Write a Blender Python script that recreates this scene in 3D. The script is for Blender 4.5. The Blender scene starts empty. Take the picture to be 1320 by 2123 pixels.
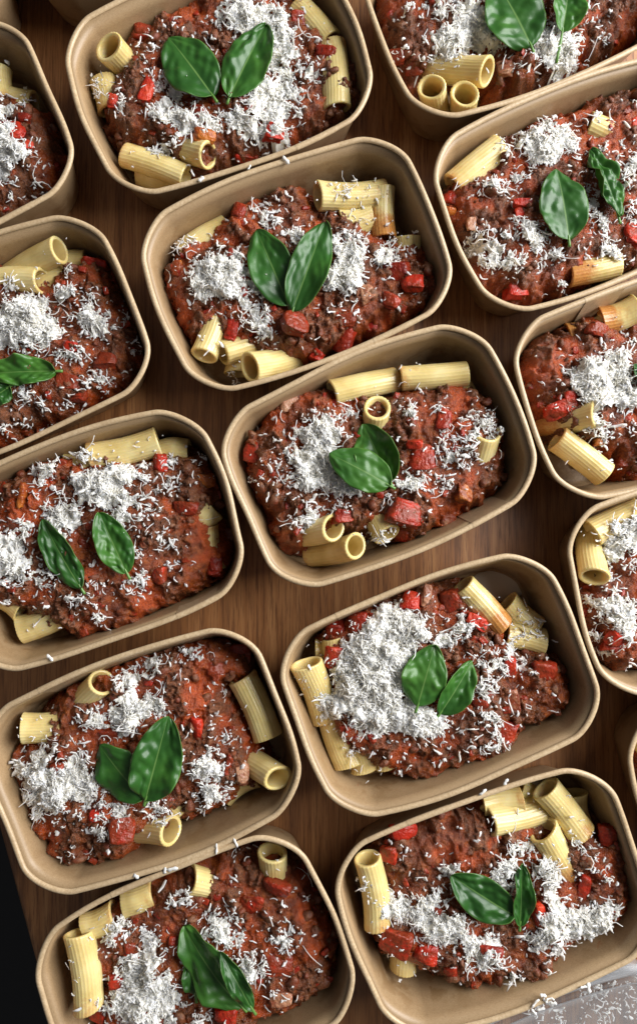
import bpy, math, random
import numpy as np
from mathutils import Matrix, Vector

scene = bpy.context.scene
COL = scene.collection
rng = np.random.default_rng(7)
random.seed(7)

# ------------------------------------------------------------------ camera
RIM_Z = 0.050                       # height of the tray rims
FPX, CX, CY = 1533.0, 660.0, 1061.5  # focal length and centre in photograph pixels
PITCH, TILT, CAM_H = -0.03572, 0.01125, 0.45192
CAM_Z = RIM_Z + CAM_H
_c, _s = math.cos(PITCH), math.sin(PITCH)
_Rp = np.array([[1, 0, 0], [0, _c, -_s], [0, _s, _c]])
_c, _s = math.cos(TILT), math.sin(TILT)
_Rt = np.array([[_c, 0, -_s], [0, 1, 0], [_s, 0, _c]])
VIEW = _Rt @ _Rp
_F = np.diag([1.0, -1.0, -1.0])
_rot = (_F @ VIEW @ _F).T
cam_data = bpy.data.cameras.new('camera')
cam = bpy.data.objects.new('camera', cam_data)
COL.objects.link(cam)
cam.matrix_world = Matrix.Translation((0, 0, CAM_Z)) @ Matrix(_rot.tolist()).to_4x4()
cam_data.sensor_fit = 'VERTICAL'
cam_data.sensor_height = 24.0
cam_data.lens = 24.0 * FPX / 2123.0
cam_data.clip_start = 0.01
cam_data.clip_end = 50.0
scene.camera = cam

# ------------------------------------------------------------------ light
world = bpy.data.worlds.new('World')
scene.world = world
world.use_nodes = True
bg = world.node_tree.nodes['Background']
bg.inputs['Color'].default_value = (0.95, 0.95, 1.0, 1)
bg.inputs['Strength'].default_value = 0.115

def area(name, loc, target, size, size_y, power, color):
    d = bpy.data.lights.new(name, 'AREA')
    d.shape = 'RECTANGLE'; d.size = size; d.size_y = size_y
    d.energy = power; d.color = color
    o = bpy.data.objects.new(name, d); COL.objects.link(o)
    o.location = loc
    o.rotation_euler = (Vector(target) - Vector(loc)).to_track_quat('-Z', 'Y').to_euler()
    return o
area('window_light', (1.22, 0.55, 0.95), (0, 0, 0.03), 1.25, 1.35, 66.0, (0.985, 0.985, 0.98))

vs = scene.view_settings
vs.view_transform = 'Standard'; vs.look = 'None'; vs.gamma = 1.0; vs.exposure = 0.0
vs.use_curve_mapping = False
scene.render.engine = 'CYCLES'
scene.cycles.use_denoising = True
scene.cycles.max_bounces = 10
scene.cycles.transmission_bounces = 8
scene.cycles.transparent_max_bounces = 8

# ------------------------------------------------------------------ helpers
def at(px, py, z):
    """World point at height z that the photograph shows at pixel (px, py)."""
    r = VIEW.T @ np.array([(px - CX) / FPX, (py - CY) / FPX, 1.0])
    k = (CAM_Z - z) / r[2]
    return np.array([r[0] * k, -r[1] * k, z])

def mesh_from(name, verts, faces):
    """faces: list of arrays (n,k) of equal-size polygons."""
    me = bpy.data.meshes.new(name)
    verts = np.asarray(verts, dtype=np.float32)
    me.vertices.add(len(verts)); me.vertices.foreach_set('co', verts.ravel())
    faces = [np.asarray(f, dtype=np.int32) for f in faces if len(f)]
    nl = sum(f.size for f in faces); nf = sum(len(f) for f in faces)
    me.loops.add(nl); me.polygons.add(nf)
    me.loops.foreach_set('vertex_index', np.concatenate([f.ravel() for f in faces]))
    tot = np.concatenate([np.full(len(f), f.shape[1], np.int32) for f in faces])
    me.polygons.foreach_set('loop_start', np.r_[0, np.cumsum(tot)[:-1]].astype(np.int32))
    me.update(calc_edges=True); me.validate()
    return me

def smooth(me, flag=True):
    me.polygons.foreach_set('use_smooth', np.full(len(me.polygons), flag, bool)); me.update()
    return me

def link(name, me, mat, parent=None):
    o = bpy.data.objects.new(name, me); COL.objects.link(o)
    if mat is not None and me is not None and not me.materials: me.materials.append(mat)
    if parent is not None: o.parent = parent
    return o

def tag(o, label=None, category=None, group=None, kind=None):
    if label: o['label'] = label
    if category: o['category'] = category
    if group: o['group'] = group
    if kind: o['kind'] = kind
    return o

def attr(me, name, values):
    a = me.attributes.new(name, 'FLOAT', 'POINT'); a.data.foreach_set('value', np.asarray(values, np.float32))

# numpy noise ---------------------------------------------------------
def _hash(ix, iy, seed):
    n = (ix.astype(np.int64) * 374761393 + iy.astype(np.int64) * 668265263 + seed * 2147483647) & 0x7fffffff
    n = ((n ^ (n >> 13)) * 1274126177) & 0x7fffffff
    n = ((n ^ (n >> 16)) * 668265263) & 0x7fffffff
    return (n ^ (n >> 15)) / float(0x7fffffff) % 1.0
def vnoise(x, y, seed=0):
    ix, iy = np.floor(x), np.floor(y); fx, fy = x - ix, y - iy
    fx = fx * fx * (3 - 2 * fx); fy = fy * fy * (3 - 2 * fy)
    a, b = _hash(ix, iy, seed), _hash(ix + 1, iy, seed); c, d = _hash(ix, iy + 1, seed), _hash(ix + 1, iy + 1, seed)
    return (a + (b - a) * fx) * (1 - fy) + (c + (d - c) * fx) * fy
def fbm(x, y, seed=0, oct=3):
    s, a, t = 0, 1.0, 0
    for k in range(oct):
        s = s + a * vnoise(x * 2 ** k + 17.3 * k, y * 2 ** k + 5.1 * k, seed + k); t += a; a *= 0.5
    return s / t
def worley(x, y, seed=0):
    ix, iy = np.floor(x), np.floor(y); best = np.full(x.shape, 9.0); cid = np.zeros(x.shape)
    for dx in (-1, 0, 1):
        for dy in (-1, 0, 1):
            jx, jy = ix + dx, iy + dy
            px = jx + _hash(jx, jy, seed); py = jy + _hash(jx, jy, seed + 11)
            d = (px - x) ** 2 + (py - y) ** 2
            m = d < best; best = np.where(m, d, best); cid = np.where(m, _hash(jx, jy, seed + 23), cid)
    return np.sqrt(best), cid
def poly_sdf(x, y, poly):
    """Positive inside."""
    P = np.asarray(poly); Q = np.roll(P, -1, 0)
    best = np.full(x.shape, 1e9); ins = np.zeros(x.shape, bool)
    for (ax, ay), (bx, by) in zip(P, Q):
        ex, ey = bx - ax, by - ay; L = ex * ex + ey * ey + 1e-15
        t = np.clip(((x - ax) * ex + (y - ay) * ey) / L, 0, 1)
        best = np.minimum(best, (x - ax - t * ex) ** 2 + (y - ay - t * ey) ** 2)
        cr = ((ay > y) != (by > y))
        with np.errstate(divide='ignore', invalid='ignore'):
            xi = ax + (y - ay) / (by - ay if by != ay else 1e-15) * ex
        ins ^= cr & (x < xi)
    return np.where(ins, 1, -1) * np.sqrt(best)

# ------------------------------------------------------------------ materials
class NT:
    def __init__(self, name):
        self.m = bpy.data.materials.new(name); self.m.use_nodes = True
        self.t = self.m.node_tree; self.b = self.t.nodes['Principled BSDF']
    def n(self, kind, **kw):
        nd = self.t.nodes.new(kind)
        for k, v in kw.items():
            if k.startswith('i_'): nd.inputs[k[2:].replace('_', ' ')].default_value = v
            else: setattr(nd, k, v)
        return nd
    def l(self, a, b): self.t.links.new(a, b)
    def set(self, **kw):
        for k, v in kw.items(): self.b.inputs[k.replace('_', ' ')].default_value = v
    def coord(self, which='Object', scale=None, rot=None, rand=False):
        tc = self.n('ShaderNodeTexCoord'); out = tc.outputs[which]
        if rand:
            oi = self.n('ShaderNodeObjectInfo'); v = self.n('ShaderNodeVectorMath', operation='SCALE')
            v.inputs[0].default_value = (13.1, 7.7, 3.3); self.l(oi.outputs['Random'], v.inputs['Scale'])
            a = self.n('ShaderNodeVectorMath', operation='ADD'); self.l(out, a.inputs[0]); self.l(v.outputs[0], a.inputs[1]); out = a.outputs[0]
        if scale is not None or rot is not None:
            mp = self.n('ShaderNodeMapping'); self.l(out, mp.inputs['Vector'])
            if scale is not None: mp.inputs['Scale'].default_value = scale
            if rot is not None: mp.inputs['Rotation'].default_value = rot
            out = mp.outputs['Vector']
        return out
    def noise(self, vec, scale, detail=3, rough=0.5, dist=0.0):
        nd = self.n('ShaderNodeTexNoise'); nd.inputs['Scale'].default_value = scale
        nd.inputs['Detail'].default_value = detail; nd.inputs['Roughness'].default_value = rough
        nd.inputs['Distortion'].default_value = dist
        self.l(vec, nd.inputs['Vector']); return nd.outputs['Fac']
    def ramp(self, fac, stops, interp='LINEAR'):
        r = self.n('ShaderNodeValToRGB'); r.color_ramp.interpolation = interp
        e = r.color_ramp.elements
        while len(e) < len(stops): e.new(0.5)
        for k, (p, c) in enumerate(stops): e[k].position = p; e[k].color = (*c, 1) if len(c) == 3 else c
        self.l(fac, r.inputs['Fac']); return r.outputs['Color']
    def mix(self, fac, a, b, mode='MIX'):
        m = self.n('ShaderNodeMix', data_type='RGBA', blend_type=mode)
        for src, sock in ((fac, m.inputs[0]), (a, m.inputs[6]), (b, m.inputs[7])):
            if isinstance(src, (int, float)): sock.default_value = src
            elif isinstance(src, tuple): sock.default_value = (*src, 1)
            else: self.l(src, sock)
        return m.outputs[2]
    def math(self, op, a, b=None, clamp=False):
        m = self.n('ShaderNodeMath', operation=op); m.use_clamp = clamp
        for k, src in enumerate((a, b)):
            if src is None: continue
            if isinstance(src, (int, float)): m.inputs[k].default_value = src
            else: self.l(src, m.inputs[k])
        return m.outputs[0]
    def attr(self, name):
        a = self.n('ShaderNodeAttribute'); a.attribute_name = name; return a.outputs['Fac']
    def bump(self, h, strength, dist):
        b = self.n('ShaderNodeBump'); self.l(b.outputs['Normal'], self.b.inputs['Coat Normal']); b.inputs['Strength'].default_value = strength; b.inputs['Distance'].default_value = dist
        self.l(h, b.inputs['Height']); self.l(b.outputs['Normal'], self.b.inputs['Normal'])
    def color(self, sock): self.l(sock, self.b.inputs['Base Color'])
    def rough(self, sock): self.l(sock, self.b.inputs['Roughness'])

def mat_kraft():
    t = NT('kraft_paper'); v = t.coord('Object', rand=True)
    fib = t.noise(t.coord('Object', scale=(1, 1, 2.5)), 900, 4, 0.65)
    big = t.noise(v, 28, 3)
    c = t.ramp(fib, [(0.28, (0.27, 0.175, 0.088)), (0.5, (0.375, 0.252, 0.136)), (0.75, (0.46, 0.325, 0.188))])
    c = t.mix(t.math('MULTIPLY', big, 0.35), c, (0.31, 0.195, 0.098))
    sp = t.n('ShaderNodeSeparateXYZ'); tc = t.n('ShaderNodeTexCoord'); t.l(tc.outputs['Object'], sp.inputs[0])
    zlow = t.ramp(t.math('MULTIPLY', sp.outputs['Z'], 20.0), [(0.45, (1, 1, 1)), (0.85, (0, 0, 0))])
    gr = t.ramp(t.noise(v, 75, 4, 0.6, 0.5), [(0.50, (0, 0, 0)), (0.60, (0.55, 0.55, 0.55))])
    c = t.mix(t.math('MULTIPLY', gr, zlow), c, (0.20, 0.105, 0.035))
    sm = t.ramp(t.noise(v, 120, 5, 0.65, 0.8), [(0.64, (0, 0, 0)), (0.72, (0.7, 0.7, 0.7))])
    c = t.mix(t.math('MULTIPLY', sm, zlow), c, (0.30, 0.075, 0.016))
    t.color(c); t.set(Roughness=0.40, Specular_IOR_Level=0.45)
    t.bump(fib, 0.12, 0.0004)
    return t.m
def mat_rim():
    t = NT('kraft_rim'); v = t.coord('Object', rand=True)
    fib = t.noise(v, 700, 4, 0.65); big = t.noise(v, 60, 3)
    c = t.ramp(fib, [(0.25, (0.42, 0.29, 0.16)), (0.55, (0.58, 0.43, 0.26)), (0.8, (0.70, 0.55, 0.37))])  # same paper as the wall, with the rim highlight painted in as lighter colour
    c = t.mix(t.ramp(big, [(0.45, (0, 0, 0)), (0.75, (0.5, 0.5, 0.5))]), c, (0.36, 0.24, 0.13))
    t.color(c); t.set(Roughness=0.36, Specular_IOR_Level=0.5)
    t.bump(fib, 0.15, 0.0004)
    return t.m
def mat_wood():
    t = NT('oiled_wood')
    v = t.coord('Object', rot=(0, 0, math.radians(-15)), scale=(1, 0.045, 1))
    v2 = t.coord('Object', rot=(0, 0, math.radians(-15)), scale=(1, 0.16, 1))
    g1 = t.noise(v, 95, 6, 0.65, 0.8); g2 = t.noise(v, 700, 5, 0.7); big = t.noise(v2, 9, 3, 0.5, 0.4)
    c = t.ramp(g1, [(0.32, (0.16, 0.060, 0.018)), (0.5, (0.34, 0.142, 0.046)), (0.68, (0.50, 0.245, 0.092))])
    pore = t.ramp(g2, [(0.38, (0.34, 0.27, 0.22)), (0.52, (1, 1, 1))])
    c = t.mix(0.85, c, pore, 'MULTIPLY')
    c = t.mix(t.ramp(big, [(0.4, (0, 0, 0)), (0.7, (0.6, 0.6, 0.6))]), c, (0.17, 0.070, 0.026))
    t.color(c)
    t.rough(t.ramp(g2, [(0.3, (0.55,) * 3), (0.7, (0.36,) * 3)])); t.set(Specular_IOR_Level=0.5)
    t.bump(g2, 0.25, 0.0005)
    return t.m
def mat_sauce():
    t = NT('meat_sauce'); v = t.coord('Object', rand=True)
    meat = t.attr('meat'); red = t.attr('red')
    fine = t.noise(v, 640, 5, 0.7); mid = t.noise(v, 190, 4, 0.65)
    sauce = t.ramp(mid, [(0.28, (0.080, 0.014, 0.004)), (0.5, (0.200, 0.040, 0.009)), (0.72, (0.370, 0.095, 0.017))])
    redc = t.ramp(fine, [(0.3, (0.23, 0.026, 0.006)), (0.6, (0.44, 0.075, 0.012)), (0.8, (0.56, 0.17, 0.025))])
    sauce = t.mix(red, sauce, redc)
    meatc = t.ramp(fine, [(0.3, (0.060, 0.018, 0.006)), (0.52, (0.165, 0.052, 0.018)), (0.75, (0.32, 0.130, 0.052))])
    t.color(t.mix(meat, sauce, meatc))
    r = t.math('ADD', t.math('MULTIPLY', meat, 0.20), t.math('MULTIPLY', fine, 0.24))
    t.rough(r); t.set(Specular_IOR_Level=0.34, Subsurface_Weight=0.0)
    t.b.inputs['Coat Weight'].default_value = 0.35; t.b.inputs['Coat Roughness'].default_value = 0.07
    t.bump(t.math('ADD', fine, t.math('MULTIPLY', mid, 0.6)), 0.9, 0.0016)
    return t.m
def mat_meat():
    t = NT('minced_meat'); v = t.coord('Object', rand=True)
    fine = t.noise(v, 600, 4, 0.65); mid = t.noise(v, 120, 2)
    c = t.ramp(fine, [(0.3, (0.070, 0.024, 0.009)), (0.52, (0.18, 0.068, 0.028)), (0.78, (0.34, 0.16, 0.078))])
    c = t.mix(t.ramp(mid, [(0.4, (0, 0, 0)), (0.65, (0.75, 0.75, 0.75))]), c, (0.17, 0.026, 0.009))
    t.color(c); t.rough(t.ramp(fine, [(0.3, (0.22,) * 3), (0.7, (0.5,) * 3)])); t.set(Specular_IOR_Level=0.5)
    t.bump(fine, 0.8, 0.0012)
    return t.m
def mat_pasta(name, stain):
    t = NT(name); v = t.coord('Object', rand=True)
    tc = t.n('ShaderNodeTexCoord'); sep = t.n('ShaderNodeSeparateXYZ'); t.l(tc.outputs['Object'], sep.inputs[0])
    big = t.noise(v, 70, 3); fine = t.noise(v, 800, 3)
    base = t.ramp(big, [(0.3, (0.64, 0.48, 0.18)), (0.55, (0.76, 0.60, 0.26)), (0.8, (0.83, 0.70, 0.36))])
    # sauce stain creeps in from the buried end (+x)
    g = t.math('MULTIPLY', sep.outputs['X'], 22.0)
    s = t.math('ADD', t.math('SUBTRACT', g, 1.05 - stain), t.math('MULTIPLY', t.noise(v, 110, 4, 0.6), 1.0))
    mask = t.ramp(s, [(0.52, (0, 0, 0)), (0.85, (1, 1, 1))])
    st = t.ramp(fine, [(0.3, (0.42, 0.11, 0.015)), (0.7, (0.58, 0.24, 0.045))])
    t.color(t.mix(t.math('MULTIPLY', mask, 0.85), base, st))
    t.set(Roughness=0.26, Specular_IOR_Level=0.5, Subsurface_Weight=0.35, Subsurface_Scale=0.004)
    t.b.inputs['Subsurface Radius'].default_value = (1.0, 0.7, 0.25)
    t.bump(fine, 0.12, 0.0005)
    return t.m
def mat_cheese():
    t = NT('grated_cheese'); v = t.coord('Object')
    n = t.noise(v, 160, 3)
    t.color(t.ramp(n, [(0.3, (0.90, 0.86, 0.75)), (0.7, (0.93, 0.91, 0.86))]))
    t.set(Roughness=0.5, Specular_IOR_Level=0.4, Subsurface_Weight=0.6, Subsurface_Scale=0.003)
    t.b.inputs['Subsurface Radius'].default_value = (1.0, 0.9, 0.7)
    return t.m
def mat_leaf():
    t = NT('basil_leaf')
    uv = t.n('ShaderNodeUVMap'); uv.uv_map = 'leaf'
    sep = t.n('ShaderNodeSeparateXYZ'); t.l(uv.outputs[0], sep.inputs[0])
    u, w = sep.outputs['X'], sep.outputs['Y']
    av = t.math('ABSOLUTE', t.math('SUBTRACT', t.math('MULTIPLY', w, 2.0), 1.0))
    mid = t.math('LESS_THAN', av, 0.0)
    midr = t.ramp(t.math('ADD', av, t.math('MULTIPLY', u, 0.03)), [(0.022, (1, 1, 1)), (0.055, (0, 0, 0))])
    ph = t.math('FRACT', t.math('MULTIPLY', t.math('SUBTRACT', u, t.math('MULTIPLY', av, 0.24)), 6.5))
    lat = t.ramp(t.math('ABSOLUTE', t.math('SUBTRACT', ph, 0.5)), [(0.44, (0, 0, 0)), (0.5, (0.55, 0.55, 0.55))])
    edge = t.ramp(av, [(0.95, (0, 0, 0)), (1.0, (0.6, 0.6, 0.6))])
    v = t.coord('Object', rand=True)
    big = t.noise(v, 60, 3); fine = t.noise(v, 900, 3)
    oi = t.n('ShaderNodeObjectInfo')
    base = t.ramp(t.math('ADD', t.math('MULTIPLY', big, 0.7), t.math('MULTIPLY', oi.outputs['Random'], 0.3)),
                  [(0.25, (0.016, 0.075, 0.011)), (0.5, (0.032, 0.125, 0.017)), (0.75, (0.070, 0.205, 0.026))])
    vein = (0.15, 0.28, 0.07)
    c = t.mix(midr, base, vein); c = t.mix(t.math('MULTIPLY', lat, 0.10), c, (0.10, 0.24, 0.05)); c = t.mix(edge, c, (0.16, 0.30, 0.06))
    t.color(c); t.set(Roughness=0.40, Specular_IOR_Level=0.5)
    t.b.inputs['Coat Weight'].default_value = 0.12; t.b.inputs['Coat Roughness'].default_value = 0.28
    t.bump(t.math('ADD', fine, t.math('MULTIPLY', lat, -0.3)), 0.12, 0.0004)
    tr = t.n('ShaderNodeBsdfTranslucent'); tr.inputs['Color'].default_value = (0.16, 0.34, 0.03, 1)
    ms = t.n('ShaderNodeMixShader'); ms.inputs[0].default_value = 0.18
    t.l(t.b.outputs[0], ms.inputs[1]); t.l(tr.outputs[0], ms.inputs[2])
    t.l(ms.outputs[0], t.t.nodes['Material Output'].inputs['Surface'])
    return t.m
def mat_veg(name, lo, mi, hi, rough=0.2, sss=0.25):
    t = NT(name); geo = t.n('ShaderNodeNewGeometry'); v = geo.outputs['Position']
    n = t.noise(v, 90, 3, 0.6); f = t.noise(v, 500, 3)
    oi = t.n('ShaderNodeObjectInfo')
    c = t.ramp(n, [(0.3, lo), (0.5, mi), (0.75, hi)])
    # cooked: each piece more or less stained and coated with sauce
    coat = t.math('ADD', t.noise(v, 150, 4, 0.65), t.math('MULTIPLY', t.math('SUBTRACT', oi.outputs['Random'], 0.5), 0.35))
    c = t.mix(t.ramp(coat, [(0.42, (0, 0, 0)), (0.60, (0.92, 0.92, 0.92))]), c, (0.20, 0.030, 0.009))
    t.color(c)
    t.rough(t.ramp(f, [(0.3, (rough,) * 3), (0.75, (rough + 0.25,) * 3)]))
    t.set(Specular_IOR_Level=0.38, Subsurface_Weight=sss, Subsurface_Scale=0.003)
    t.b.inputs['Subsurface Radius'].default_value = (1.0, 0.3, 0.15)
    t.bump(t.math('ADD', t.noise(v, 230, 3), t.math('MULTIPLY', f, 0.6)), 0.8, 0.0018)
    return t.m
def mat_simple(name, color, rough=0.5, **kw):
    t = NT(name); t.set(Roughness=rough)
    n = t.noise(t.coord('Object'), 40, 3)
    t.color(t.ramp(n, [(0.3, tuple(c * 0.8 for c in color)), (0.7, color)]))
    for k, v in kw.items(): t.b.inputs[k.replace('_', ' ')].default_value = v
    return t.m

KRAFT, RIM, WOOD = mat_kraft(), mat_rim(), mat_wood()
SAUCE, MEAT, CHEESE, LEAF = mat_sauce(), mat_meat(), mat_cheese(), mat_leaf()
PASTA = mat_pasta('pasta', 0.22); PASTA_ST = mat_pasta('pasta_stained', 0.68)
PEPPER = mat_veg('red_pepper', (0.30, 0.014, 0.007), (0.46, 0.026, 0.010), (0.58, 0.065, 0.02), 0.24)
TOMATO = mat_veg('tomato_chunk', (0.17, 0.012, 0.006), (0.30, 0.024, 0.009), (0.42, 0.06, 0.02), 0.2)
ORANGE = mat_veg('orange_carrot', (0.34, 0.07, 0.010), (0.46, 0.13, 0.018), (0.55, 0.20, 0.04), 0.2)
ONION = mat_veg('cooked_onion', (0.30, 0.11, 0.06), (0.42, 0.20, 0.11), (0.52, 0.30, 0.19), 0.18)
STEM = mat_simple('basil_stem', (0.12, 0.26, 0.05), 0.35)
FLOOR = mat_simple('dark_floor', (0.010, 0.010, 0.011), 0.6)
def mat_clear(name, milk, rough):
    """Thin clear polypropylene: mostly see-through, a little milky, with a glossy skin."""
    t = NT(name); nt = t.t
    tr = t.n('ShaderNodeBsdfTransparent'); tr.inputs['Color'].default_value = (0.97, 0.98, 0.99, 1)
    t.set(Base_Color=(0.80, 0.82, 0.84, 1), Roughness=rough, Specular_IOR_Level=0.6)
    lw = t.n('ShaderNodeLayerWeight'); lw.inputs['Blend'].default_value = 0.35
    n = t.noise(t.coord('Object'), 60, 3)
    f = t.math('ADD', t.math('MULTIPLY', lw.outputs['Facing'], 0.75), t.math('MULTIPLY', n, milk * 2), True)
    ms = t.n('ShaderNodeMixShader'); t.l(f, ms.inputs[0]); t.l(tr.outputs[0], ms.inputs[1]); t.l(t.b.outputs[0], ms.inputs[2])
    t.l(ms.outputs[0], nt.nodes['Material Output'].inputs['Surface'])
    return t.m
CLEAR = mat_clear('clear_plastic', 0.04, 0.08)
LID = mat_clear('cloudy_plastic_lid', 0.03, 0.10)
def mat_water():
    t = NT('cooking_water'); t.set(Base_Color=(0.78, 0.66, 0.50, 1), Roughness=0.06, IOR=1.33)  # clear water; pale base colour stands in for its bright reflection
    t.b.inputs['Transmission Weight'].default_value = 0.25
    return t.m
WATER = mat_water()

# ------------------------------------------------------------------ tray outline
TA, TB, TR, BOW = 0.086, 0.0573, 0.0235, 0.0079
def tray_outline(nc=20, ne=14):
    P = []
    cs = ((1, 1, 0), (-1, 1, 90), (-1, -1, 180), (1, -1, 270))
    for k, (qx, qy, t0) in enumerate(cs):
        for i in range(nc):
            t = math.radians(t0 + 90 * i / (nc - 1)); P.append((qx * (TA - TR) + TR * math.cos(t), qy * (TB - TR) + TR * math.sin(t)))
        x0, y0 = P[-1]; qx, qy, t1 = cs[(k + 1) % 4]; t1 = math.radians(t1)
        x1, y1 = qx * (TA - TR) + TR * math.cos(t1), qy * (TB - TR) + TR * math.sin(t1)
        for i in range(1, ne):
            s = i / ne; P.append((x0 + (x1 - x0) * s, y0 + (y1 - y0) * s))
    P = np.array(P); x, y = P[:, 0] / TA, P[:, 1] / TB
    P[:, 1] += BOW * np.sign(y) * np.abs(y) ** 6 * (1 - x * x)
    P[:, 0] += BOW * 0.7 * np.sign(x) * np.abs(x) ** 6 * (1 - y * y)
    return P
OUT = tray_outline()
def normals_of(P):
    d = np.roll(P, -1, 0) - np.roll(P, 1, 0); d /= np.linalg.norm(d, axis=1)[:, None]
    return np.c_[d[:, 1], -d[:, 0]]
ONRM = normals_of(OUT)
def inset(P, N, d): return P - N * d
TAPER = 0.0095          # how far the wall leans in from rim to base
WALL_IN = 0.0030        # inner edge of the rim, from the outer edge
def inner_inset(z): return WALL_IN + TAPER * np.clip(1 - z / RIM_Z, 0, 1)

def rings_mesh(name, rings, close_ends=False):
    n = len(rings[0]); V = np.concatenate(rings); F = []
    for k in range(len(rings) - 1):
        i = np.arange(n); j = (i + 1) % n
        F.append(np.c_[k * n + i, k * n + j, (k + 1) * n + j, (k + 1) * n + i])
    F = [np.concatenate(F)]
    if close_ends:      # fan to a centre point
        V = np.concatenate([V, np.asarray(rings[-1]).mean(0)[None]]); i = np.arange(n); e = (len(rings) - 1) * n
        F.append(np.c_[e + i, e + (i + 1) % n, np.full(n, len(V) - 1)])
    return smooth(mesh_from(name, V, F))

def make_tray(seed, loc, rot):
    r = np.random.default_rng(seed)
    ang = np.arctan2(OUT[:, 1] / TB, OUT[:, 0] / TA)
    wob = sum(r.normal(0, 0.00040) * np.cos(k * ang + r.uniform(0, 6.3)) for k in range(2, 7))
    zw = sum(r.normal(0, 0.00025) * np.cos(k * ang + r.uniform(0, 6.3)) for k in range(2, 6))
    root = bpy.data.objects.new('food_tray', None); COL.objects.link(root)
    root.location = loc; root.rotation_euler = (0, 0, rot); root.empty_display_size = 0.02
    def ring(d, z, wz=1.0):
        P = inset(OUT, ONRM, d) + ONRM * (wob * wz)[:, None]
        return np.c_[P, z + zw * wz]
    TH = 0.0006
    # wall: outer face up, inner face down, with rounded foot
    rr = []
    for z in (0.0012, 0.012, 0.025, 0.038, RIM_Z - 0.002):
        rr.append(ring(WALL_IN - TH + TAPER * (1 - z / RIM_Z), z, z / RIM_Z))
    for z in (RIM_Z - 0.001, 0.038, 0.025, 0.012, 0.006, 0.0036):
        rr.append(ring(WALL_IN + TAPER * (1 - z / RIM_Z), z, z / RIM_Z))
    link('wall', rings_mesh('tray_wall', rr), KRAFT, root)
    # base, with the small raised crease where it is crimped to the wall
    bi = WALL_IN + TAPER
    rr = [ring(bi - 0.0014, 0.0055, 0), ring(bi + 0.0004, 0.0042, 0), ring(bi + 0.0016, 0.0030, 0), ring(bi + 0.0035, 0.0025, 0), ring(bi + 0.0070, 0.0025, 0)]
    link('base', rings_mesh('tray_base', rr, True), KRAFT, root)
    # rolled rim
    rr = []; R = 0.0017; n = 14
    for k in range(n + 1):
        a = 2 * math.pi * k / n
        rr.append(ring(R + R * math.cos(a), RIM_Z - 0.0008 + R * 0.82 * math.sin(a)))
    rim = link('rolled_rim', rings_mesh('tray_rim', rr), RIM, root)
    # glued overlap of the wall blank: a strip on the inner face and over the rim
    k0 = {0: 26, 1: 94}[int(r.integers(0, 2))] + int(r.integers(-2, 3))
    idx = np.arange(k0, k0 + 4)
    def strip(d, z): return ring(d, z)[idx]
    rows = [strip(WALL_IN + 0.0002 + TAPER * (1 - z / RIM_Z), z) for z in (0.006, 0.025, 0.045)]
    for k in range(0, n // 2 + 2):
        a = 2 * math.pi * k / n
        rows.append(ring(R + (R + 0.00016) * math.cos(a), RIM_Z - 0.0008 + (R * 0.82 + 0.00016) * math.sin(a))[idx])
    V = np.concatenate(rows); F = []; m = len(idx)
    for a in range(len(rows) - 1):
        for b in range(m - 1): F.append((a * m + b, a * m + b + 1, (a + 1) * m + b + 1, (a + 1) * m + b))
    link('overlap_seam', smooth(mesh_from('tray_seam', V, [F])), RIM, rim)
    return root

# ------------------------------------------------------------------ setting
def build_setting():
    # table top: its left edge runs from photograph pixel (8,1763) to (69,1989)
    a, b = at(6, 1763, 0), at(67, 1989, 0)
    d = (a - b)[:2]; d /= np.linalg.norm(d); nrm = np.array([d[1], -d[0]])   # nrm points right, over the table
    p = b[:2]
    prof = [(2.0, 0.0), (0.006, 0.0), (0.0035, -0.0007), (0.0012, -0.0028), (0.0, -0.006), (0.0, -0.03), (2.0, -0.03)]
    V, F = [], []
    for s in (-1.2, 1.6):
        for o, z in prof:
            q = p + d * s + nrm * o; V.append((q[0], q[1], z))
    m = len(prof)
    for k in range(m): F.append((k, (k + 1) % m, m + (k + 1) % m, m + k))
    me = mesh_from('table_top', V, [F, ])
    t = link('table_top', me, WOOD); tag(t, kind='structure')
    fl = link('floor', mesh_from('floor', [(-4, -4, -0.75), (4, -4, -0.75), (4, 4, -0.75), (-4, 4, -0.75)], [[(0, 1, 2, 3)]]), FLOOR)
    tag(fl, kind='structure')
build_setting()

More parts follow.
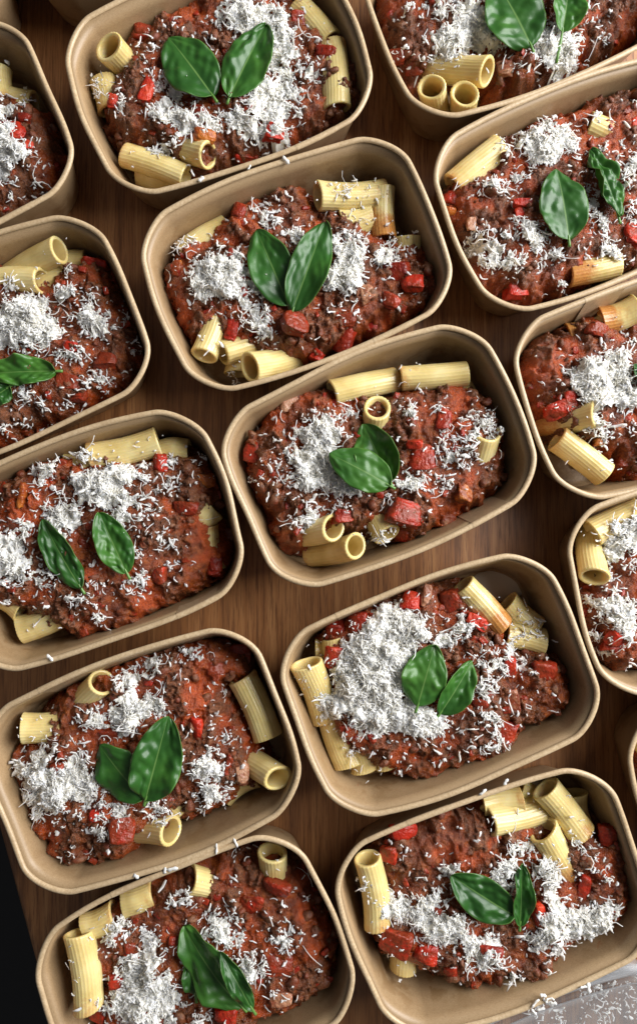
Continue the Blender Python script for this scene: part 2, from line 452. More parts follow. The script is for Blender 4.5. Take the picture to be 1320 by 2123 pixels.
# ------------------------------------------------------------------ pasta tubes
PR = 0.0088; PL = 0.045
def pasta_mesh(seed):
    r = np.random.default_rng(seed)
    nr, sub = 26, 3; n = nr * sub; a = np.arange(n) * 2 * math.pi / n
    ridge = np.where(np.arange(n) % sub == 0, -0.00023, np.where(np.arange(n) % sub == 1, 0.0001, 0.0001))
    sq = r.uniform(-0.12, 0.12); ph = r.uniform(0, 3.1); bend = r.uniform(-0.0028, 0.0028); sag = r.uniform(0.0, 0.10); sa = r.uniform(0, 6.28)
    slant = r.uniform(-0.0015, 0.0015, 2); tw = r.uniform(-0.15, 0.15)
    def ring(x, rad, rid, flare=0.0):
        e = 1 + sq * np.cos(2 * (a - ph)) * (0.6 + 0.6 * abs(2 * x / PL - 1))
        R = (rad + ridge * rid + flare) * e * (1 - sag * np.exp(-((np.cos(a - sa) - 1) ** 2) * 3) * math.sin(math.pi * (0.15 + 0.7 * x / PL)))
        s = x / PL; aa = a + tw * s
        X = x + (slant[0] * (1 - s) + slant[1] * s) * np.cos(a) * 1.0
        return np.c_[X, R * np.cos(aa), R * np.sin(aa) + bend * math.sin(math.pi * s)]
    T = 0.0021; rings = []
    xs = [0.0004, 0.0012, 0.006, 0.015, 0.0225, 0.030, 0.039, PL - 0.0012, PL - 0.0004]
    rings.append(ring(0.0, PR - 0.0005, 0.4))
    for x in xs: rings.append(ring(x, PR, 1.0, 0.0002 if x < 0.002 or x > PL - 0.002 else 0))
    rings.append(ring(PL, PR - 0.0005, 0.4)); rings.append(ring(PL, PR - T + 0.0003, 0))
    for x in (PL - 0.0008, 0.034, 0.022, 0.011, 0.0008): rings.append(ring(x, PR - T, 0))
    rings.append(ring(0.0, PR - T + 0.0003, 0)); rings.append(rings[0])
    return rings_mesh('pasta_tube', rings)
PVAR = []
for k in range(6):
    a = pasta_mesh(100 + k); b = a.copy(); a.materials.append(PASTA); b.materials.append(PASTA_ST); PVAR.append((a, b))

# ------------------------------------------------------------------ lumps
def ico(sub):
    import bmesh
    bm = bmesh.new(); bmesh.ops.create_icosphere(bm, subdivisions=sub, radius=1.0)
    V = np.array([v.co[:] for v in bm.verts]); F = np.array([[v.index for v in f.verts] for f in bm.faces]); bm.free()
    return V, F
ICO1, ICO2, ICO3 = ico(1), ico(2), ico(3)
def noise3(V, s, seed):
    return (vnoise(V[:, 0] * s + 50, V[:, 1] * s + V[:, 2] * 1.7 * s + 50, seed) + vnoise(V[:, 2] * s + 90, V[:, 0] * 0.6 * s + V[:, 1] * s + 20, seed + 5)) * 0.5
def chunk_mesh(seed):
    """A cut piece of pepper: a cuboid with softened corners, one curved skin side and uneven faces."""
    V, F = ICO3; r = np.random.default_rng(seed)
    e = r.uniform(0.34, 0.52)
    W = np.sign(V) * np.abs(V) ** e
    W /= np.abs(W).max(0)
    W[:, 0] *= 1 + 0.22 * W[:, 1] * r.uniform(-1, 1); W[:, 1] *= 1 + 0.25 * W[:, 0] * r.uniform(-1, 1)
    W[:, 2] += 0.25 * r.uniform(0.2, 1) * (1 - W[:, 0] ** 2) - 0.1
    W *= (0.66 + 0.66 * noise3(V, 1.5, seed))[:, None]; W *= (0.90 + 0.20 * noise3(V, 4.5, seed + 3))[:, None]
    return smooth(mesh_from('veg_chunk', W, [F]))
CHUNK = [chunk_mesh(300 + k) for k in range(7)]
def chunk_with(mat, k):
    key = '%s_%d' % (mat.name, k)
    if key in bpy.data.meshes: return bpy.data.meshes[key]
    m = CHUNK[k].copy(); m.name = key; m.materials.append(mat); return m

def rot_matrices(yaw, pitch, roll):
    cy, sy, cp, sp, cr, sr = np.cos(yaw), np.sin(yaw), np.cos(pitch), np.sin(pitch), np.cos(roll), np.sin(roll)
    R = np.empty((len(yaw), 3, 3))
    R[:, 0, 0] = cy * cp; R[:, 0, 1] = cy * sp * sr - sy * cr; R[:, 0, 2] = cy * sp * cr + sy * sr
    R[:, 1, 0] = sy * cp; R[:, 1, 1] = sy * sp * sr + cy * cr; R[:, 1, 2] = sy * sp * cr - cy * sr
    R[:, 2, 0] = -sp; R[:, 2, 1] = cp * sr; R[:, 2, 2] = cp * cr
    return R

def shreds_mesh(name, pos, L, W, T, K, yaw, pitch, roll, twist):
    """Curled strips of grated cheese, every one a closed little solid."""
    n = len(pos); S = 5
    s = np.linspace(-0.5, 0.5, S)
    th = K[:, None] * s[None]                                   # turning angle along the strip
    x = np.where(np.abs(K)[:, None] > 1e-3, np.sin(th) / np.where(np.abs(K) > 1e-3, K, 1)[:, None], s[None]) * L[:, None]
    z = np.where(np.abs(K)[:, None] > 1e-3, (1 - np.cos(th)) / np.where(np.abs(K) > 1e-3, K, 1)[:, None], 0) * L[:, None]
    rs = np.random.default_rng(n); taper = (1 - 0.5 * (2 * np.abs(s)) ** 3)[None] * rs.uniform(0.6, 1.3, (n, S))
    skew = rs.normal(0, 0.22, (n, S)) * W[:, None]
    V = np.empty((n, S, 4, 3))
    nx, nz = -np.sin(th), np.cos(th)
    tw = twist[:, None] * s[None]
    for c, (wy, wz) in enumerate(((-1, -1), (1, -1), (1, 1), (-1, 1))):
        yy = wy * W[:, None] * 0.5 * taper + skew; zz = wz * T[:, None] * 0.5 * np.ones(S)[None]
        y2 = yy * np.cos(tw) - zz * np.sin(tw); z2 = yy * np.sin(tw) + zz * np.cos(tw)
        V[:, :, c, 0] = x + nx * z2; V[:, :, c, 1] = y2; V[:, :, c, 2] = z + nz * z2
    R = rot_matrices(yaw, pitch, roll)
    V = np.einsum('nij,nscj->nsci', R, V) + pos[:, None, None, :]
    F = []
    for k in range(S - 1):
        for c in range(4):
            d = (c + 1) % 4; F.append((k * 4 + c, k * 4 + d, (k + 1) * 4 + d, (k + 1) * 4 + c))
    F.append((3, 2, 1, 0)); e = (S - 1) * 4; F.append((e, e + 1, e + 2, e + 3))
    F = (np.array(F)[None] + (np.arange(n) * S * 4)[:, None, None]).reshape(-1, 4)
    return mesh_from(name, V.reshape(-1, 3), [F])

def shred_params(n, r, dense=None):
    L = np.clip(r.lognormal(math.log(0.0026), 0.62, n), 0.0008, 0.011)
    W = np.clip(r.lognormal(math.log(0.00098), 0.50, n), 0.0003, 0.0028)
    T = r.uniform(0.00022, 0.0005, n)
    K = r.normal(0, 1.9, n)
    thin = r.random(n) < 0.025
    L[thin] = r.uniform(0.009, 0.018, thin.sum()); W[thin] = r.uniform(0.0004, 0.0007, thin.sum()); K[thin] = r.normal(0, 3.0, thin.sum())
    yaw = r.uniform(0, 2 * math.pi, n); pitch = r.normal(0, 0.30, n); roll = r.normal(0, 0.8, n)
    roll[thin] += math.pi / 2
    return L, W, T, K, yaw, pitch, roll, r.normal(0, 0.7, n)

# ------------------------------------------------------------------ basil leaf
def leaf_geo(length, width, fold, bend, curl, pucker, seed, asym=0.0):
    r = np.random.default_rng(seed)
    NU, NV = 44, 25
    u = np.linspace(0, 1, NU)[:, None]; v = np.linspace(-1, 1, NV)[None, :]
    hw = 0.5 * width * (np.sin(math.pi * u ** 0.90) ** 0.60) * (1 - 0.10 * u) * 1.05
    hw = np.maximum(hw, 0.0002)
    av = np.abs(v)
    hwv = hw * (1 + asym * np.sign(v))
    wav = 1 + 0.012 * np.sin(u * 23 + r.uniform(0, 6) + v * 2)
    arc = av * fold
    Y = v * hwv * np.cos(fold * (0.6 + 0.4 * av)) * wav
    Z = av * hwv * np.sin(fold * (0.6 + 0.4 * av))
    X = u * length - 0.05 * length * av * 0
    ph = (u - 0.24 * av + 0.05 * (vnoise(u * 3 + v * 0, v * 1.5 + u * 0 + 9, seed) - 0.5)) * 6.5
    puff = np.sin(math.pi * ph) ** 2 * np.sin(math.pi * np.clip(av, 0, 1) ** 0.75) ** 1.6
    pn = 0.35 + 1.3 * vnoise(u * 5 + v * 0 + seed, v * 2 + 7 + u * 0, seed)
    Z = Z + 0.62 * pucker * pn * puff * np.sin(math.pi * u) ** 0.5
    rip = fbm(u * 6.5 + seed * 1.3 + av * 1.2, v * 2.6 + seed * 0.7 + u * 0, seed + 5, 2) - 0.5
    Z = Z + 3.2 * (0.0005 + pucker) * rip * np.sin(math.pi * np.clip(u, 0, 1)) ** 0.5 * np.clip(av * 2.5, 0, 1)
    Z = Z + 0.10 * width * av ** 2.2 * np.sin(math.pi * u) * r.uniform(0.2, 1.0)
    Z = Z - curl * width * av ** 3 * np.sin(math.pi * u)
    n2 = np.interp(u[:, 0], np.linspace(0, 1, 7), r.normal(0, 1, 7))[:, None] * v + np.interp(u[:, 0], np.linspace(0, 1, 6), r.normal(0, 1, 6))[:, None] * av
    Z = Z + 0.0016 * n2 * av
    b = bend * (u - 0.45)
    ang = bend * (u - 0.4)
    Xb = np.cumsum(np.r_[np.zeros((1, 1)), np.cos((ang[1:] + ang[:-1]) / 2) * (length / (NU - 1))], 0)
    Zb = np.cumsum(np.r_[np.zeros((1, 1)), np.sin(-(ang[1:] + ang[:-1]) / 2) * (length / (NU - 1))], 0)
    P = np.stack([Xb + 0 * v + np.sin(ang) * Z, Y, Zb + np.cos(ang) * Z], -1)
    return P, np.broadcast_to(u, (NU, NV)), np.broadcast_to(v, (NU, NV))

def leaf_object(P, U, V, roll):
    NU, NV, _ = P.shape; th = 0.00016
    du = np.gradient(P, axis=0); dv = np.gradient(P, axis=1); N = np.cross(du, dv); N /= np.linalg.norm(N, axis=2)[..., None] + 1e-12
    A = np.concatenate([(P + N * th).reshape(-1, 3), (P - N * th).reshape(-1, 3)])
    i, j = np.meshgrid(np.arange(NU - 1), np.arange(NV - 1), indexing='ij'); q = i * NV + j
    top = np.stack([q, q + NV, q + NV + 1, q + 1], -1).reshape(-1, 4); m = NU * NV
    bot = top[:, ::-1] + m
    loop = np.r_[np.arange(NV), np.arange(1, NU) * NV + NV - 1, (NU - 1) * NV + np.arange(NV - 2, -1, -1), np.arange(NU - 2, 0, -1) * NV]
    nx = np.roll(loop, -1); side = np.c_[loop, nx, nx + m, loop + m]
    me = smooth(mesh_from('leaf_blade', A, [np.concatenate([top, bot, side])]))
    uvl = me.uv_layers.new(name='leaf'); vi = np.empty(len(me.loops), np.int32); me.loops.foreach_get('vertex_index', vi)
    uu = np.concatenate([U.ravel()] * 2)[vi]; vv = np.concatenate([V.ravel()] * 2)[vi] * 0.5 + 0.5
    uvl.data.foreach_set('uv', np.c_[uu, vv].astype(np.float32).ravel())
    return me

# ------------------------------------------------------------------ the trays and their food
# Measured from the photograph: each tray's centre (m), turn (rad), and its food in the pixels of a
# crop (origin x, y, scale). Heights are in millimetres above the table.
#  sauce: outline; pasta: (open end x,y,z, other end x,y,z, stained); veg: (x,y,w,h,turn,kind)
#  leaf: (base x,y, tip x,y, width, fold, bend, curl, pucker, roll); cheese: (x,y,rx,ry,density)
TRAYS = {}
def T(key, place, centre, rot, crop, **kw):
    TRAYS[key] = dict(place=place, c=centre, rot=rot, crop=crop, **kw)
T('A', 'first middle-column tray', (-0.0567, 0.2932), 0.370, (130, 0, 2),
  label='kraft tray at top centre with one pasta tube standing up at its left end',
  sauce=[(255,150),(420,70),(600,0),(760,-40),(930,-10),(1040,60),(1180,180),(1250,300),(1240,430),(1120,520),(1000,570),(800,650),(640,700),(500,680),(380,640),(250,600),(180,520),(200,400),(260,280)],
  pasta=[(192,197,44,275,265,-.72),(150,330,27,185,455,25),(505,742,27,250,650,29),(440,800,12,270,755,12),(605,645,38,480,610,-.6,1),(1165,440,34,1155,300,-.55),(1130,165,31,995,20,31)],
  veg=[(345,370,60,110,20,'p'),(205,415,45,60,0,'p'),(570,470,60,80,-20,'t'),(585,560,100,60,0,'o'),(875,545,90,70,10,'p'),(745,640,100,60,-10,'p'),(750,415,70,36,0,'p'),(970,70,70,60,0,'t'),(1090,215,100,60,10,'t'),(330,130,90,70,0,'t')],
  leaf=[(622,388,430,130,235,0.16,0.3,0.10,0.9,0.0,'dark broad-tipped'),(690,396,843,84,205,0.25,0.25,0.04,1.3,0.05,'pointed bright')],
  cheese=[(780,100,160,110,3.0),(880,190,110,90,2.6),(880,420,140,150,2.6),(470,370,110,80,2.3),(450,490,110,70,2.4),(560,530,80,60,1.5),(700,510,120,60,2.0),(390,620,45,36,2),(245,430,45,40,2.2),(150,340,50,60,1.4),(920,560,50,60,1.8),(380,210,90,70,.5),(1030,300,70,60,.9),(800,570,80,50,1.2),(470,590,40,40,1)])
T('B', 'second middle-column tray', (-0.0084, 0.1707), 0.3717, (290, 280, 2),
  label='kraft tray whose two basil leaves form a V joined at the base',
  sauce=[(110,540),(200,450),(300,400),(370,330),(400,290),(480,240),(600,220),(720,260),(760,330),(860,330),(960,400),(1060,430),(1150,420),(1190,480),(1220,560),(1230,640),(1170,720),(1000,800),(800,890),(700,940),(450,880),(300,860),(220,840),(140,760),(100,640)],
  pasta=[(345,368,24,150,485,24),(735,252,35,1000,245,-.2),(1005,225,28,1012,430,27,1),(830,370,28,960,345,26),(1130,415,27,1135,570,22,1),(260,925,32,300,790,-.35),(340,905,27,480,870,-.3),(455,965,38,700,905,-.62),(390,1040,13,390,880,13)],
  veg=[(640,780,120,100,8,'p'),(845,770,110,60,-10,'t'),(840,850,110,110,20,'t'),(1060,560,130,80,0,'t'),(1130,612,110,70,0,'p'),(1040,690,80,70,20,'t'),(965,795,70,50,-10,'p'),(735,910,60,50,30,'p'),(380,805,55,100,10,'p'),(430,610,60,60,0,'p'),(155,550,50,70,0,'o'),(410,320,60,80,20,'t'),(940,650,70,80,-20,'n')],
  leaf=[(616,700,478,372,195,0.16,0.25,0.06,0.7,-0.05,'left-leaning'),(632,728,772,342,180,0.32,0.35,0.02,0.7,0.05,'right-leaning','x',40)],
  cheese=[(330,570,130,100,2.8),(310,640,100,80,2.6),(540,350,60,50,1.5),(480,650,100,100,1.8),(480,770,70,60,1.8),(870,500,110,120,2.3),(830,610,100,70,2.8),(1020,510,60,50,2),(650,430,70,50,1.8),(170,430,45,40,1.4),(870,240,90,80,.6),(1050,430,60,50,1.1),(540,820,60,50,1.4),(870,760,60,40,.7),(380,990,40,40,.9),(500,270,60,60,.6)])
T('C', 'third middle-column tray', (0.0431, 0.0515), 0.3916, (460, 670, 2),
  label='kraft tray at the picture centre with an orange-stained upright tube above the basil',
  sauce=[(110,500),(160,430),(220,340),(330,290),(430,270),(480,300),(560,310),(720,290),(760,270),(860,255),(960,240),(1040,280),(1110,330),(1160,400),(1150,560),(1160,680),(1060,760),(960,800),(870,860),(780,900),(650,850),(560,880),(460,850),(320,920),(230,900),(200,800),(150,730),(110,620)],
  pasta=[(448,278,33,716,224,-.25),(1030,190,31,752,212,31),(642,352,39,630,420,-.75,1),(1150,482,37,1115,640,-.48),(408,908,39,235,925,-.72),(553,922,37,380,955,-.70),(680,880,27,610,790,-.4,1),(1110,340,18,1040,240,18),(265,380,24,270,570,22,1)],
  veg=[(760,790,150,110,15,'p'),(750,875,100,70,-10,'p'),(130,540,80,90,0,'p'),(920,400,70,100,10,'t'),(830,560,120,120,0,'t'),(1000,700,70,100,10,'o'),(800,500,70,36,0,'p'),(500,800,90,60,0,'t'),(940,820,80,50,-20,'n'),(290,330,110,60,-20,'n')],
  leaf=[(700,655,585,408,190,0.35,0.3,-0.05,0.8,-0.12,'rear cupped'),(692,676,440,540,175,-0.10,0.35,0.06,0.5,0.15,'front glossy')],
  water=[(890,190,110,70)],
  cheese=[(430,440,110,70,1.9),(370,530,110,100,2.8),(420,640,150,80,2.8),(520,690,90,40,2),(770,370,50,50,2.4),(900,360,40,30,1.4),(960,540,100,80,1.6),(1080,430,110,90,1.6),(910,450,30,60,1),(760,660,90,60,2.3),(880,660,80,50,1.4),(350,820,60,70,2.0),(120,650,30,40,1.5),(460,770,90,40,1),(720,740,60,40,1.5),(730,830,50,40,1.1),(640,890,50,40,1.4),(540,370,50,40,1.2),(200,620,50,60,.8)])
T('D1', 'fourth middle-column tray', (0.0792, -0.0887), 0.3634, (580, 1140, 1.97),
  label='kraft tray with the largest white cheese mound left of its basil',
  sauce=[(180,340),(270,270),(380,220),(470,180),(560,130),(680,130),(760,180),(860,290),(960,380),(1060,430),(1150,450),(1190,560),(1180,660),(1100,700),(1000,720),(960,790),(860,850),(740,890),(620,935),(480,920),(420,890),(280,820),(220,720),(180,600),(170,450)],
  pasta=[(745,105,34,905,275,31,1),(960,195,20,1075,300,20),(1080,375,24,920,345,24),(145,300,27,185,455,27),(75,392,17,200,395,17),(103,462,40,185,690,-.55),(268,905,22,195,690,22),(345,900,16,320,780,18),(430,935,15,390,810,18),(975,800,14,1050,680,14,1)],
  veg=[(535,215,85,85,10,'p'),(700,205,90,90,-20,'p'),(800,295,100,55,30,'p'),(225,440,80,100,0,'p'),(230,330,80,90,0,'t'),(320,300,90,90,0,'t'),(920,740,110,90,20,'t'),(940,480,60,90,0,'p'),(820,630,70,45,0,'p'),(1080,500,100,100,0,'t'),(600,190,40,100,10,'n'),(950,620,60,100,-10,'n')],
  leaf=[(560,640,632,388,190,-0.22,0.5,0.02,0.7,-0.15,'broad draped'),(655,676,794,455,135,0.38,0.3,0.0,0.7,0.1,'small pointed')],
  water=[(900,140,130,80)],
  cheese=[(450,300,90,70,2.5),(500,330,110,90,3),(380,420,140,110,3.2),(320,520,110,100,3.4),(430,600,170,110,3.2),(380,710,110,60,2.5),(560,700,110,60,2.6),(200,640,60,70,2.5),(640,720,60,50,2.5),(730,310,60,60,2),(660,370,50,40,2),(860,450,100,90,1.7),(820,560,60,60,1.8),(850,660,70,60,2.1),(870,790,80,60,2.1),(970,420,60,70,1.5),(1030,310,70,80,1.2),(1030,490,40,20,.6),(640,850,40,30,.8),(290,820,40,50,.8),(80,560,50,60,1.2),(190,850,20,20,1),(500,940,30,20,.7),(440,210,60,50,1.2)])
T('D2', 'fifth middle-column tray', (0.1121, -0.2189), 0.3272, (700, 1590, 2.129),
  label='kraft tray at lower right with bare paper along its near side',
  sauce=[(180,330),(260,270),(400,220),(520,180),(640,170),(700,240),(780,170),(840,170),(880,230),(950,230),(1100,260),(1230,260),(1290,380),(1300,560),(1240,650),(1200,720),(1000,800),(960,960),(840,960),(720,930),(600,960),(480,930),(340,870),(200,820),(170,720),(180,560),(160,430)],
  pasta=[(105,388,40,150,690,-.5),(262,930,17,275,800,20),(545,960,10,340,870,10),(1000,845,20,930,760,24),(630,140,27,805,125,27),(790,110,21,890,160,21),(925,55,36,1085,260,34),(1075,60,20,1095,200,20),(905,275,38,965,370,-.7,1),(660,238,36,790,205,-.4)],
  veg=[(285,290,130,80,-5,'p'),(225,390,80,80,0,'p'),(250,780,150,120,20,'p'),(390,830,120,80,10,'p'),(1090,530,60,120,10,'p'),(1190,310,80,110,0,'t'),(680,830,100,60,0,'t'),(890,650,60,100,-20,'p'),(500,900,70,60,0,'p'),(1170,710,40,40,0,'t'),(800,200,70,90,0,'t'),(1100,430,70,60,0,'n')],
  leaf=[(772,662,503,492,185,0.12,0.45,0.05,0.7,0.1,'broad curved'),(812,716,822,435,108,0.42,0.2,0.0,0.8,0.0,'slender upright')],
  cheese=[(230,610,60,60,2.6),(340,640,110,80,2.3),(420,560,60,60,2),(420,720,90,100,2.4),(520,690,70,70,2.3),(620,770,110,60,2.2),(640,850,100,60,1.8),(490,440,50,40,2.5),(570,510,60,50,2.2),(740,460,80,80,2.8),(800,350,70,60,1.8),(940,440,90,70,2.7),(920,560,60,70,1.8),(930,640,70,60,2),(1080,680,130,90,3.2),(1180,640,50,60,2.2),(890,750,80,60,2.2),(960,830,50,40,1.5),(770,930,60,40,1.5),(1110,360,60,40,1),(1040,320,40,30,1),(1150,450,60,40,.8),(120,500,30,50,1),(880,1010,50,30,1.5),(290,390,40,40,.6)])
T('E1', 'fourth left-column tray', (-0.1015, -0.134), 0.3452, (0, 1300, 2.095),
  label='kraft tray at lower left with a round-ended tube standing at its right end',
  sauce=[(60,560),(110,510),(200,470),(210,360),(290,260),(420,210),(540,140),(700,90),(860,50),(1000,60),(1090,140),(1080,210),(1000,250),(1010,330),(1080,460),(1130,540),(1140,640),(1040,720),(900,820),(800,830),(620,900),(560,990),(420,1020),(300,1030),(200,980),(140,860),(60,720),(30,640)],
  pasta=[(70,425,33,240,415,31),(445,238,38,385,320,-.75),(1165,480,29,1050,215,29),(1210,650,40,1130,600,-.72),(1030,765,12,1160,685,12),(745,885,41,585,880,-.72),(800,795,26,730,730,26,1)],
  veg=[(525,885,110,110,0,'p'),(410,825,55,45,0,'p'),(860,450,50,120,0,'p'),(990,600,40,90,10,'t'),(1040,120,100,90,0,'t'),(470,470,90,50,0,'p'),(650,240,45,36,0,'p'),(930,190,90,70,0,'t'),(250,620,60,50,0,'t'),(1050,640,60,100,0,'n')],
  leaf=[(622,745,425,512,215,0.10,0.25,0.08,0.4,-0.2,'dark shaded'),(636,746,735,380,225,0.22,0.3,0.06,1.5,0.08,'bright puckered')],
  cheese=[(830,110,80,70,2.2),(650,160,60,60,2.5),(560,240,60,60,2),(640,340,130,60,2.8),(550,400,80,70,2.8),(400,390,80,60,2),(120,620,90,90,2.4),(250,690,130,110,2.6),(170,780,90,70,2.2),(330,600,90,80,2.1),(390,700,80,80,2),(520,790,90,60,1.8),(690,790,70,60,2),(900,590,90,90,2.4),(920,720,80,70,2.8),(1000,470,60,40,1.2),(220,520,60,50,1.3),(450,870,60,50,1.2),(970,290,20,40,.8),(930,400,40,40,.6),(310,940,30,40,.5),(380,1010,20,20,.8),(730,960,20,20,1)])
T('E2', 'fifth left-column tray', (-0.0684, -0.2612), 0.418, (60, 1720, 1.913),
  label='shaded kraft tray at the bottom edge beside the dark table end',
  sauce=[(200,420),(280,340),(360,290),(460,230),(560,170),(680,130),(800,80),(920,70),(1040,90),(1120,180),(1170,300),(1220,420),(1220,560),(1150,650),(1000,720),(900,760),(800,900),(500,960),(300,880),(260,700),(260,560),(230,480)],
  pasta=[(193,405,39,235,705,-.36),(200,365,30,300,320,30),(970,78,38,965,175,-.78),(640,195,39,790,235,-.5,1),(370,285,29,470,250,29),(530,325,29,660,300,28,1),(1170,380,16,1195,520,16,1)],
  veg=[(885,300,120,80,-10,'p'),(985,235,110,60,10,'t'),(990,540,120,90,0,'p'),(780,745,100,55,0,'p'),(360,600,100,50,0,'p'),(270,740,70,60,0,'p'),(395,480,50,50,0,'t'),(685,330,70,50,0,'n'),(1000,680,90,50,-10,'n')],
  leaf=[(655,692,640,512,85,0.3,0.2,0.0,0.4,-0.1,'small left'),(845,722,602,405,205,0.3,0.55,0.10,1.6,-0.2,'large folded'),(890,684,765,458,85,0.35,0.4,0.0,0.4,0.25,'narrow right')],
  cheese=[(360,390,70,50,2),(480,460,60,60,2.5),(420,550,80,70,2.2),(480,600,110,90,2.6),(380,690,90,70,2.4),(480,720,100,60,2.6),(620,260,70,50,1),(720,370,60,50,1.5),(790,400,80,70,2.1),(880,530,70,80,2.2),(1020,420,70,70,1.5),(1000,590,60,60,1.3),(820,100,50,50,1.2),(310,430,40,80,1),(210,560,20,30,.6),(950,640,60,30,1),(1110,230,40,60,.6),(720,740,80,40,1.5),(560,690,60,60,2)])
T('F1', 'third left-column tray', (-0.1351, 0.0), 0.3392, (0, 850, 2.538),
  label='kraft tray at mid left with two separate slim basil leaves side by side',
  sauce=[(-200,420),(-100,380),(0,370),(130,320),(300,240),(500,240),(700,250),(850,230),(960,220),(1090,290),(1140,420),(1110,540),(1130,640),(1180,800),(1130,900),(980,990),(800,1080),(700,1130),(600,1180),(480,1190),(380,1180),(280,1120),(200,1100),(80,1040),(0,1010),(-150,1000)],
  pasta=[(835,150,34,555,215,-.18),(1025,185,24,850,195,24),(345,282,29,490,250,28),(1190,490,26,1090,570,26,1),(1205,880,22,1165,650,24),(85,1190,22,300,1105,24),(45,1090,23,-70,1020,23)],
  veg=[(840,280,80,110,0,'p'),(1070,370,130,80,0,'o'),(980,520,130,90,0,'t'),(1130,820,80,130,0,'t'),(835,870,85,90,0,'p'),(330,280,45,50,0,'p'),(110,450,40,140,10,'o'),(770,700,70,60,0,'n'),(1205,665,55,110,-10,'n'),(760,930,60,60,0,'t')],
  leaf=[(420,942,205,568,170,0.28,0.3,0.06,1.0,-0.05,'left slim'),(662,862,512,533,190,0.24,0.25,0.04,1.0,0.05,'right slim')],
  cheese=[(250,310,90,60,2.2),(220,400,60,60,1.1),(450,240,90,50,1.6),(560,430,150,100,3.2),(480,370,90,60,2.8),(640,330,90,60,2.5),(330,560,110,110,3.2),(630,580,80,80,2.2),(890,270,50,40,2),(880,400,90,60,1.5),(760,330,60,60,1.6),(760,520,90,80,1.3),(60,800,110,140,3.2),(0,720,90,80,3),(130,620,50,60,2.2),(250,880,80,70,1.7),(700,900,90,80,1.7),(850,680,80,80,1.2),(440,990,70,60,1.6),(520,1080,50,60,1.7),(560,1160,50,40,1.7),(910,790,50,50,1),(710,760,50,50,1.2),(470,870,60,50,2),(-100,850,100,100,2.5),(20,1010,50,20,1.2),(1100,340,30,30,.8),(1060,250,60,60,.7)])
T('F2', 'second left-column tray', (-0.1954, 0.1195), 0.3841, (0, 440, 4.125),
  label='kraft tray at the left edge with a basil leaf cut by the frame',
  sauce=[(-700,900),(-500,500),(-200,400),(0,400),(130,500),(260,560),(400,580),(560,450),(700,420),(850,390),(980,560),(1060,750),(1170,950),(1220,1150),(1150,1350),(1000,1520),(800,1650),(560,1760),(260,1850),(0,1960),(-300,1900),(-600,1500)],
  pasta=[(510,290,42,190,470,-.55),(370,590,38,190,605,-.5),(770,365,22,560,390,22),(545,500,24,430,570,24),(-250,500,26,-500,600,26)],
  veg=[(800,420,210,90,5,'p'),(935,540,130,220,-10,'t'),(600,1130,120,90,0,'p'),(900,1270,210,150,0,'p'),(570,1440,240,150,10,'p'),(670,1570,170,110,0,'p'),(200,1870,160,90,0,'o')],
  leaf=[(60,1470,-160,1620,220,0.2,0.2,0.05,0.7,0.0,'lower dark'),(455,1342,-170,1362,275,0.28,0.3,0.05,1.2,0.0,'upper bright')],
  cheese=[(250,860,220,180,3.2),(350,1040,220,150,3.0),(80,1050,150,150,3),(560,700,120,80,2.4),(760,850,200,150,1.9),(860,1000,150,120,1.7),(880,720,100,60,1),(600,1230,180,90,1.9),(200,1560,150,80,1.5),(350,1620,150,90,1.3),(840,1430,140,120,1.3),(620,1640,100,100,1),(570,500,50,60,1.3),(100,620,90,80,1.2),(1050,900,80,80,.7),(1150,1150,80,120,.7),(1120,1350,60,60,.7),(20,1850,80,80,1.6),(120,1800,100,50,1.3),(350,1800,80,50,.9),(-200,1000,200,200,2.5)])
T('F3', 'first left-column tray', (-0.2434, 0.2412), 0.4063, (0, 0, 4.125),
  label='kraft tray cut off by the left edge near the top with no basil in view',
  sauce=[(-1200,1000),(-900,600),(-300,700),(0,780),(100,860),(280,950),(450,980),(520,1150),(540,1350),(520,1500),(430,1640),(250,1740),(0,1850),(-400,1900),(-1000,1600)],
  pasta=[(30,480,28,70,745,28),(365,845,23,90,790,23),(-200,560,26,-420,640,26)],
  veg=[(140,1130,160,200,-30,'p'),(240,1230,90,80,0,'p'),(40,1050,110,60,0,'p'),(200,1000,120,80,0,'t')],
  cheese=[(60,900,80,80,2),(0,980,90,80,2.4),(100,1130,120,90,2.4),(60,1350,160,180,3.2),(-100,1300,200,200,3),(250,1370,110,100,2),(240,630,100,90,1.7),(200,800,90,60,1.5),(350,940,90,20,.8),(200,920,60,40,1.6),(460,1380,60,80,.8),(240,1640,120,40,.8),(330,1560,80,40,1),(90,1640,40,60,1.5)])
